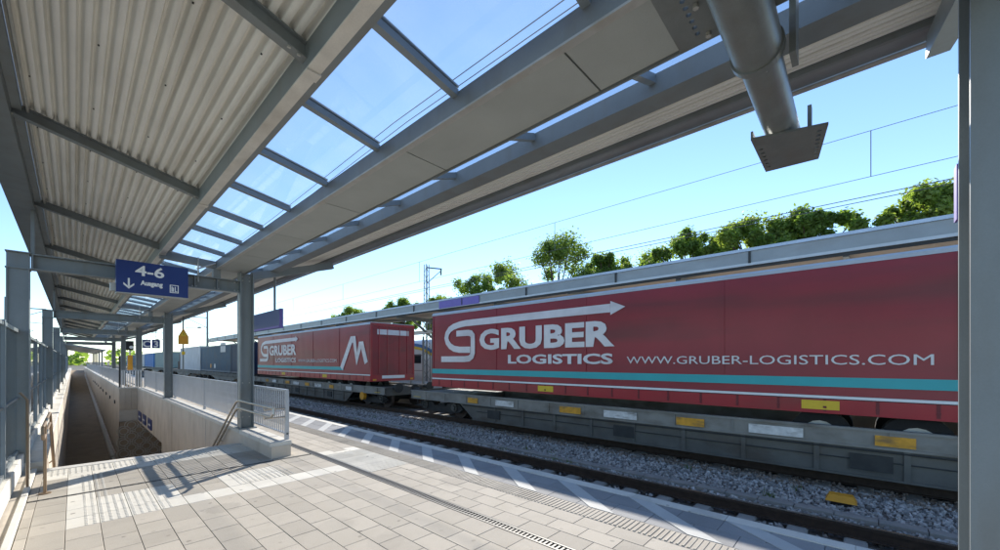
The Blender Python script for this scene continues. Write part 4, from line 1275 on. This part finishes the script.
def container(y0, y1, zt, m, label, extras=()):
    t_ = thing('container', label, 'container', (10.85, (y0 + y1) / 2, 0.55), 'containers on the freight train')
    zb = 0.58
    b = MB()
    n = int((y1 - y0 - .3) / 0.28)
    for side in (0, 1):
        x = 9.63 if side == 0 else 12.07
        sg_ = 1 if side == 0 else -1
        prof = []
        for k in range(n):
            a = y0 + .15 + (y1 - y0 - .3) * k / n
            q = (y1 - y0 - .3) / n
            prof += [(a, 0.0), (a + .3 * q, 0.0), (a + .5 * q, 0.036), (a + .8 * q, 0.036)]
        prof.append((y1 - .15, 0.0))
        vs = [(x + sg_ * o_, yy, zb + .15) for yy, o_ in prof] + [(x + sg_ * o_, yy, zt - .12) for yy, o_ in prof]
        m_ = len(prof)
        b.add(vs, [(i, i + 1, m_ + i + 1, m_ + i) for i in range(m_ - 1)])
    b.box(9.70, 12.0, y0 + .05, y1 - .05, zb + .05, zt - .02)
    b.build('body', m, t_)
    fr = MB()
    for y in (y0, y1 - .15):
        for x in (9.60, 11.95):
            fr.box(x, x + .15, y, y + .15, zb, zt)
    for x in (9.605, 11.955):
        fr.box(x, x + .14, y0 + .15, y1 - .15, zb, zb + .15).box(x, x + .14, y0 + .15, y1 - .15, zt - .12, zt)
    for y in (y0 + .005, y1 - .145):
        fr.box(9.75, 11.95, y, y + .14, zb, zb + .15).box(9.75, 11.95, y, y + .14, zt - .12, zt)
    fr.build('frame', m, t_)
    dr = MB().box(9.76, 10.845, y0 + .03, y0 + .048, zb + .16, zt - .13).build('door', m, t_)
    dr2 = MB().box(10.855, 11.94, y0 + .03, y0 + .048, zb + .16, zt - .13).build('door', m, t_)
    for e in extras:
        kind, yy, z, s, mm = e
        if kind == 'disc':
            MB().tube([(9.628, yy, z), (9.618, yy, z)], s, 16).build('round_mark', mm, t_)
        elif kind == 'text':
            mb = MB(); text_mesh(mb, mm, s, lambda u, v, t, yy=yy, z=z: (9.624 - t, yy - u, z + v), 0.004, bold=0.02); mb.build('lettering', 'white', t_)
        else:
            MB().box(9.61, 9.628, yy - s, yy + s, z, z + s).build('plate', mm, t_)
    return t_
container(36.0, 41.8, 3.20, 'blue_dark', 'dark blue container next to the second red trailer', [('disc', 37.6, 2.4, .3, 'red'), ('disc', 37.6, 1.7, .3, 'white')])
container(42.0, 54.0, 3.20, 'blue_mid', 'teal blue ribbed container with two small round marks', [('disc', 49.5, 1.15, .24, 'orange'), ('disc', 47.8, 1.15, .24, 'white'), ('plate', 44.6, 2.5, .9, 'silver')])
container(54.4, 66.6, 3.35, 'silver', 'plain silver grey container behind the blue ones', [('plate', 65, 2.4, .35, 'orange')])
container(78.4, 90.6, 3.10, 'green_grey', 'grey green container far along the train')
container(92.5, 104.7, 3.10, 'bright_blue', 'bright blue container near the far end of the train')
container(106, 118, 3.10, 'silver', 'last but two container, pale grey, at the far end of the train')
container(119.5, 131.5, 3.10, 'blue_mid', 'last but one container, teal blue, at the far end of the train')
container(133, 145, 3.10, 'bright_blue', 'last bright blue container at the far end of the train')
def flat_wagon(y0, y1, label):
    w = thing('flat_wagon', label, 'wagon', (10.9, (y0 + y1) / 2, -0.56), 'flat wagons under the containers')
    MB().box(9.62, 9.74, y0, y1, 0.18, 0.52).box(12.04, 12.16, y0, y1, 0.18, 0.52).box(9.74, 12.04, y0, y1, 0.40, 0.50).build('deck', 'wagon', w)
    sp = [(9.6, y0 + 1.0 + 1.5 * k, 0.2) for k in range(int((y1 - y0 - 1) / 1.5))]
    pieces('bracket', 'wagon_light', w, MB().box(9.60, 9.619, sp[0][1] - .05, sp[0][1] + .05, 0.19, 0.57), sp[0], sp)
    c_ = (y0 + y1) / 2
    MB().prism([(c_ - 5, 0.18), (c_ - 3.2, -0.15), (c_ + 3.2, -0.15), (c_ + 5, 0.18)], lambda u, v, t: (9.75 + t, u, v), 0, 0.06).build('truss', 'wagon_light', w)
    bogie(w, y0 + 1.9); bogie(w, y1 - 1.9)
    return w
flat_wagon(35.8, 54.3, 'flat wagon under the two blue containers')
flat_wagon(54.5, 76.8, 'flat wagon under the silver container, half empty')
flat_wagon(77.6, 105, 'flat wagon under the grey green and bright blue containers')
flat_wagon(105.6, 146, 'farthest flat wagon under the last containers')
bx = thing('tank_box', 'small brown loaded frame on the half empty flat wagon', 'load', (10.9, 71, 0.5))
MB().box(9.75, 12.0, 68.0, 68.3, 0.5, 2.6).build('front_frame', 'rail_side', bx)
MB().box(9.85, 11.9, 68.3, 70.0, 0.5, 1.6).build('body', 'rail_side', bx)

# ================================================================== FAR PLATFORM CANOPY
fc = thing('far_canopy', 'long grey canopy with deep metal fascia on the far platform', 'canopy', (15.5, 20, 0))
CY0, CY1 = -14.0, 68.5
MB().box(12.97, 13.12, CY0, CY1, 4.785, 4.87).build('cap', 'fascia_cap', fc)
k = CY0
sp = []
while k < CY1 - 3.9:
    sp.append((13.03, k + 2.03, 4.45)); k += 4.06
pieces('fascia_panel', 'fascia', fc, MB().box(13.01, 13.05, sp[0][1] - 2.02, sp[0][1] + 2.02, 4.45, 4.784), sp[0], sp)
pieces('seam_cover', 'dark', fc, MB().box(12.995, 13.009, sp[0][1] + 1.99, sp[0][1] + 2.05, 4.44, 4.78), (sp[0][0], sp[0][1] + 2.02, 4.45), [(13.0, s_[1] + 2.02, 4.45) for s_ in sp])
MB().box(12.985, 13.06, CY0, CY1, 4.375, 4.449).build('lower_lip', 'trailer_roof', fc)
MB().box(13.02, 13.045, CY0, CY1, 4.29, 4.374).build('drip_edge', 'dark', fc)
MB().add([(13.06, CY0, 4.40), (18.6, CY0, 4.95), (18.6, CY1, 4.95), (13.06, CY1, 4.40), (13.06, CY0, 4.75), (18.6, CY0, 5.2), (18.6, CY1, 5.2), (13.06, CY1, 4.75)],
         [(0, 3, 2, 1), (4, 5, 6, 7), (0, 1, 5, 4), (1, 2, 6, 5), (2, 3, 7, 6), (3, 0, 4, 7)]).build('roof', 'under', fc)
for k in range(11):
    y = CY0 + 2 + 8.12 * k
    if y > CY1: break
    MB().box(15.9, 16.2, y - .15, y + .15, 0.0, 4.4).build('column', 'steel', fc)
    MB().bar((13.2, y, 4.33), (16.05, y, 4.25), 0.16, 0.22).build('bracket_arm', 'steel', fc)
    MB().bar((14.2, y, 4.3), (15.95, y, 3.1), 0.12, 0.12).build('brace', 'steel', fc)
    if k < 9:
        MB().bar((13.1, y + 4.06, 4.33), (18.4, y + 4.06, 4.83), 0.12, 0.12).build('roof_rib', 'steel', fc)
vb = thing('violet_banner', 'violet banner on the far canopy fascia above the trailer gap', 'banner', (12.99, 15.2, 4.5))
MB().box(12.975, 12.994, 13.2, 16.2, 4.40, 4.77).build('cloth', 'violet', vb)
sh = thing('shelter', 'small shelter with white roof slats seen through the trailer gap', 'shelter', (16, 22, 0))
for x in (15.0, 16.8):
    for y in (20.3, 24.2):
        MB().box(x - .05, x + .05, y - .05, y + .05, 0, 3.2).build('post', 'steel', sh)
for k in range(5):
    MB().bar((14.8 + .45 * k, 20.0, 3.35 + .10 * k), (14.8 + .45 * k, 24.6, 3.35 + .10 * k), 0.34, 0.04).build('roof_slat', 'white', sh)
MB().box(14.97, 15.03, 20.35, 24.15, 1.0, 1.05).box(14.97, 15.03, 20.35, 24.15, 2.0, 2.04).build('side_rail', 'steel', sh)
MB().box(14.9, 15.1, 22.0, 22.2, 3.6, 3.75).build('beacon', 'orange', sh)

# white railcar on the track beyond the far platform
rc = thing('railcar', 'white railcar with a yellow and blue arch seen through the gap', 'railcar', (22.2, 34, -0.56))
prof = [(20.8, -0.2), (20.72, 0.4), (20.75, 2.2), (20.95, 3.1), (21.5, 3.55), (22.2, 3.65), (22.9, 3.55), (23.45, 3.1), (23.65, 2.2), (23.68, 0.4), (23.6, -0.2)]
b = MB()
stations = [(25.0, 0.62, -0.35), (25.5, 0.82, -0.15), (26.4, 0.95, -0.03), (27.6, 1.0, 0.0), (46.0, 1.0, 0.0)]
vs, fs = [], []
for (y, s, dz) in stations:
    for (x, z) in prof:
        vs.append((22.2 + (x - 22.2) * s, y, (z + 0.2) * (s * .5 + .5) - 0.2))
m_ = len(prof)
for i in range(len(stations) - 1):
    for j in range(m_ - 1):
        fs.append((i * m_ + j, i * m_ + j + 1, (i + 1) * m_ + j + 1, (i + 1) * m_ + j))
fs.append(tuple(range(m_))); fs.append(tuple(range((len(stations) - 1) * m_, len(stations) * m_)))
b.add(vs, fs); b.build('body', 'train_white', rc, smooth=True)
arch = [(26.0 + 5.0 * (1 - math.cos(a)), 1.2 + 1.75 * math.sin(a)) for a in [math.pi * .5 * q / 10 for q in range(11)]]
mb = MB(); ribbon(mb, arch + [(38, 2.95)], 0.22, lambda u, v, t: (20.70 - t + max(0, v - 2.2) * .25 + max(0, 27.6 - u) * .09, u, v), 0, 0.02); mb.build('yellow_arch', 'yellow', rc)
mb = MB(); ribbon(mb, [(u, v + .24) for u, v in arch[3:]] + [(38, 3.19)], 0.26, lambda u, v, t: (20.70 - t + max(0, v - 2.2) * .27 + max(0, 27.6 - u) * .09, u, v), 0, 0.02); mb.build('blue_arch', 'bright_blue', rc)
for k in range(6):
    y = 29.2 + 2.4 * k
    MB().box(20.70, 20.76, y - .8, y + .8, 1.45, 2.25).build('window', 'glass_dark', rc)
for yy in (29.5, 43):
    for dy in (-1, 1):
        MB().tube([(21.3, yy + dy, -0.55), (21.42, yy + dy, -0.55)], 0.42, 18).build('wheel', 'wheel', rc)
tb2 = MB().add([(19.6, -60, -0.97), (34, -60, -0.97), (34, 400, -0.97), (19.6, 400, -0.97)], [(0, 1, 2, 3)])
tag(tb2.build('far_track_bed', 'ballast', org=(26, 0, -0.97)), 'ballast beyond the far platform', kind='structure')

# ================================================================== OVERHEAD LINE
def wire(x, z, r_, label, y0=-40, y1=260, grp='overhead wires'):
    t_ = thing('overhead_wire', label, 'wire', (x, 0, z), grp)
    pts = []
    y = y0
    while y <= y1:
        ph = ((y - 10) % 60) / 60 * 2 - 1
        pts.append((x + .15 * math.sin(y * .05), y, z - (0.35 if r_ == .011 else 0.0) * (1 - ph * ph)))
        y += 10
    MB().tube(pts, r_, 6).build('cable', 'wire', t_)
    return t_
w1 = wire(10.9, 5.39, 0.0055, 'lower contact wire above the freight train')
w2 = wire(10.9, 6.32, 0.0055, 'upper carrier wire above the freight train')
for y in (-0.23, 7.5, 15.2, 23, 31, 39, 47):
    MB().tube([(10.9 + .15 * math.sin(y * .05), y, 5.39), (10.9 + .15 * math.sin(y * .05), y, 6.32)], 0.008, 5).build('dropper', 'wire', w2)
wire(6.25, 8.62, 0.011, 'thin feeder wire seen through the skylight, lower one')
wire(6.70, 8.85, 0.011, 'thin feeder wire seen through the skylight, upper one')
wire(6.4, 5.4, 0.006, 'contact wire above the empty near track')
wire(18.2, 7.25, 0.014, 'carrier wire above the far platform roof')
wire(22.2, 7.0, 0.016, 'contact wire of the track beyond the far platform')
wire(22.2, 8.3, 0.016, 'carrier wire of the track beyond the far platform')

def lattice_mast(x, y, zt, label, arm=0):
    t_ = thing('catenary_mast', label, 'mast', (x, y, -0.9), 'catenary masts beside the tracks')
    b = MB()
    w = 0.22
    for sx in (-1, 1):
        for sy in (-1, 1):
            b.bar((x + sx * w, y + sy * w, -0.95), (x + sx * w * .6, y + sy * w * .6, zt), 0.06, 0.06)
    b.build('legs', 'mast', t_)
    b = MB()
    z = 0.0
    k = 0
    while z < zt - .5:
        s = w * (1 - .4 * z / zt)
        a = 1 if k % 2 else -1
        b.bar((x - a * s, y - s, z), (x + a * s, y - s, z + .5), 0.025, 0.025)
        b.bar((x - s, y - a * s, z), (x - s, y + a * s, z + .5), 0.025, 0.025)
        z += .5; k += 1
    b.build('lacing', 'mast', t_)
    if arm:
        MB().bar((x, y, zt - .25), (x + arm, y, zt - .1), 0.08, 0.10).bar((x, y, zt - 1.6), (x + arm, y, zt - .2), 0.05, 0.05).build('arm', 'mast', t_)
        MB().tube([(x + arm * .95, y, zt - .15), (x + arm * .95, y, zt - .65)], 0.06, 8).build('insulator', 'rail_side', t_)
    return t_
lattice_mast(20.0, 26.6, 9.75, 'lattice mast rising behind the far canopy near the trailer gap', 1.6)
def pole_mast(x, y, zt, arm, label):
    t_ = thing('catenary_mast', label, 'mast', (x, y, -0.9), 'catenary masts beside the tracks')
    MB().tube([(x, y, -0.95), (x, y, zt)], [0.16, 0.11], 8).build('pole', 'mast', t_)
    MB().bar((x, y, zt - 1.0), (x + arm, y, zt - 1.0), 0.08, 0.10).bar((x, y, zt - 2.4), (x + arm, y, zt - 1.1), 0.06, 0.06).bar((x, y, zt - 2.3), (x + arm, y, zt - 2.5), 0.06, 0.06).build('arm', 'mast', t_)
    MB().tube([(x + arm * .3, y, zt - 2.36), (x + arm * .45, y, zt - 2.4)], 0.10, 8).build('insulator', 'rail_side', t_)
pole_mast(12.45, 66, 8.6, -2.4, 'mast standing at the far end of the far canopy')
pole_mast(12.45, 105, 8.4, -2.4, 'mast well beyond the far canopy end')
pole_mast(12.45, 150, 8.4, -2.4, 'most distant mast on the right of the train')
pole_mast(-4.5, 62, 8.0, 2.6, 'mast left of the glass barrier, nearer one')
pole_mast(-7.5, 110, 8.2, 2.6, 'mast left of the glass barrier, farther one')

# ================================================================== SECOND CANOPY DOWN THE PLATFORM
c2 = thing('distant_canopy', 'low distant canopy over the far end of the ramp', 'canopy', (0.9, 90, 0))
MB().prism([(-1.05, 3.80), (-1.05, 3.98), (2.9, 3.15), (2.9, 3.0)], lambda u, v, t: (u, t, v), 74, 112).build('roof', 'steel', c2)
for y in (75, 84, 93, 102, 111):
    MB().box(-0.95, -0.70, y - .15, y + .15, 0.05, 3.78).build('column', 'steel', c2)
    MB().box(2.5, 2.68, y - .1, y + .1, 0.0, 3.05).build('column', 'steel', c2)

# ================================================================== TREES
def tree(x, y, top, rx, rz, m, label, n=5200, grp='trees behind the far canopy'):
    t_ = thing('tree', label, 'tree', (x, y, -1.0), grp)
    zc = top - rz
    b = MB()
    b.tube([(x, y, -1.0), (x + .1, y, zc * .5), (x - .05, y + .1, zc)], [0.32, 0.24, 0.12], 8)
    lobes = []
    for k in range(52):
        a = random.uniform(0, 2 * math.pi)
        u = random.uniform(-0.85, 0.95)
        rr = random.uniform(.2, 1.12) * math.sqrt(max(0.08, 1 - u * u))
        lobes.append((Vector((x + rx * rr * math.cos(a), y + rx * rr * math.sin(a), zc + rz * u * .86)), random.uniform(.09, .21)))
    lobes.append((Vector((x, y, top - rz * .3)), .26))
    for L_, s in lobes[:40]:
        b.tube([(x, y, zc * random.uniform(.55, .9)), ((x + L_.x) / 2, (y + L_.y) / 2, (zc * .8 + L_.z) / 2), tuple(L_)], [0.12, 0.07, 0.03], 5)
    b.build('trunk', 'bark', t_)
    vs, fs = [], []
    for k in range(n):
        L_, s = random.choice(lobes)
        d = Vector((random.gauss(0, 1), random.gauss(0, 1), random.gauss(0, 1))).normalized()
        q = random.uniform(.4, 1.05) if random.random() < .8 else random.uniform(1.0, 1.6)
        P = L_ + Vector((d.x * rx * s, d.y * rx * s, d.z * rz * s * 1.05)) * q
        nrm = (d + Vector((random.gauss(0, .7), random.gauss(0, .7), random.gauss(0, .7) + .4))).normalized()
        t1 = nrm.cross(Vector((random.gauss(0, 1), random.gauss(0, 1), random.gauss(0, 1)))).normalized()
        t2 = nrm.cross(t1)
        sz = random.uniform(.07, .19)
        o = len(vs)
        vs += [P - t1 * sz, P + t2 * sz * .62 - t1 * sz * .1, P + t1 * sz, P - t2 * sz * .62 - t1 * sz * .1]
        fs.append((o, o + 1, o + 2, o + 3))
    me = MB(); me.add(vs, fs)
    me.build('crown', m, t_)
def tree_at(px, py, wpx, X, m, label, rz=None, n=5200):
    r_ = (px - 500) / 389.4
    d = X / (SY + r_ * CY)
    y = d * (CY - r_ * SY)
    top = H + (361 - py) * d / 389.4
    rx = wpx * .5 * d / 389.4
    tree(X, y, top - 0.1, rx * 1.12, rz or min(top * .42, rx * 1.15), m, label, int(n * 4.2))
tree_at(350, 304, 34, 40, 'leaf_b', 'small round tree farthest left above the far canopy', n=4500)
tree_at(402, 296, 34, 40, 'leaf_a', 'small tree just left of the lattice mast')
tree_at(440, 293, 40, 44, 'leaf_b', 'low pale green tree right behind the lattice mast')
tree_at(485, 269, 58, 40, 'leaf_a', 'rounded mid green tree between the mast and the tall tree')
tree_at(557, 236, 116, 38, 'leaf_c', 'tall broad dark green tree above the trailer lettering', n=9000)
tree_at(604, 252, 46, 42, 'leaf_a', 'slim tree leaning against the right of the tall dark tree')
tree_at(645, 250, 70, 44, 'leaf_b', 'low yellowish tree in the dip of the tree row')
tree_at(690, 229, 64, 40, 'leaf_a', 'mid green tree left of the twin crowned pair', n=6500)
tree_at(752, 212, 74, 38, 'leaf_b', 'left one of the twin bright crowned trees', n=8000)
tree_at(808, 208, 74, 38, 'leaf_a', 'right one of the twin bright crowned trees', n=8000)
tree_at(922, 184, 82, 36, 'leaf_b', 'large bright tree next to the near column', n=9000)
# far wood closing the horizon
vs, fs = [], []
for k in range(9000):
    if k % 2:
        x = random.uniform(-160, 6); y = 330 + random.uniform(0, 60)
    else:
        x = random.uniform(14, 240); y = 300 + random.uniform(0, 80) - max(0, x - 60) * .9
    z = random.uniform(0, 1) ** .8 * (7 + 3 * math.sin(x * .11) + 2 * math.sin(x * .37))
    s = random.uniform(.8, 1.8)
    a = Vector((random.gauss(0, 1), random.gauss(0, 1), random.gauss(0, 1))).normalized()
    b_ = a.cross(Vector((random.gauss(0, 1), random.gauss(0, 1), random.gauss(0, 1)))).normalized()
    P = Vector((x, y, z - 1)); o = len(vs)
    vs += [P - a * s, P + b_ * s * .7, P + a * s, P - b_ * s * .7]; fs.append((o, o + 1, o + 2, o + 3))
mb = MB(); mb.add(vs, fs)
tag(mb.build('far_wood', 'leaf_a'), 'distant belt of trees on the horizon', 'trees', kind='stuff')
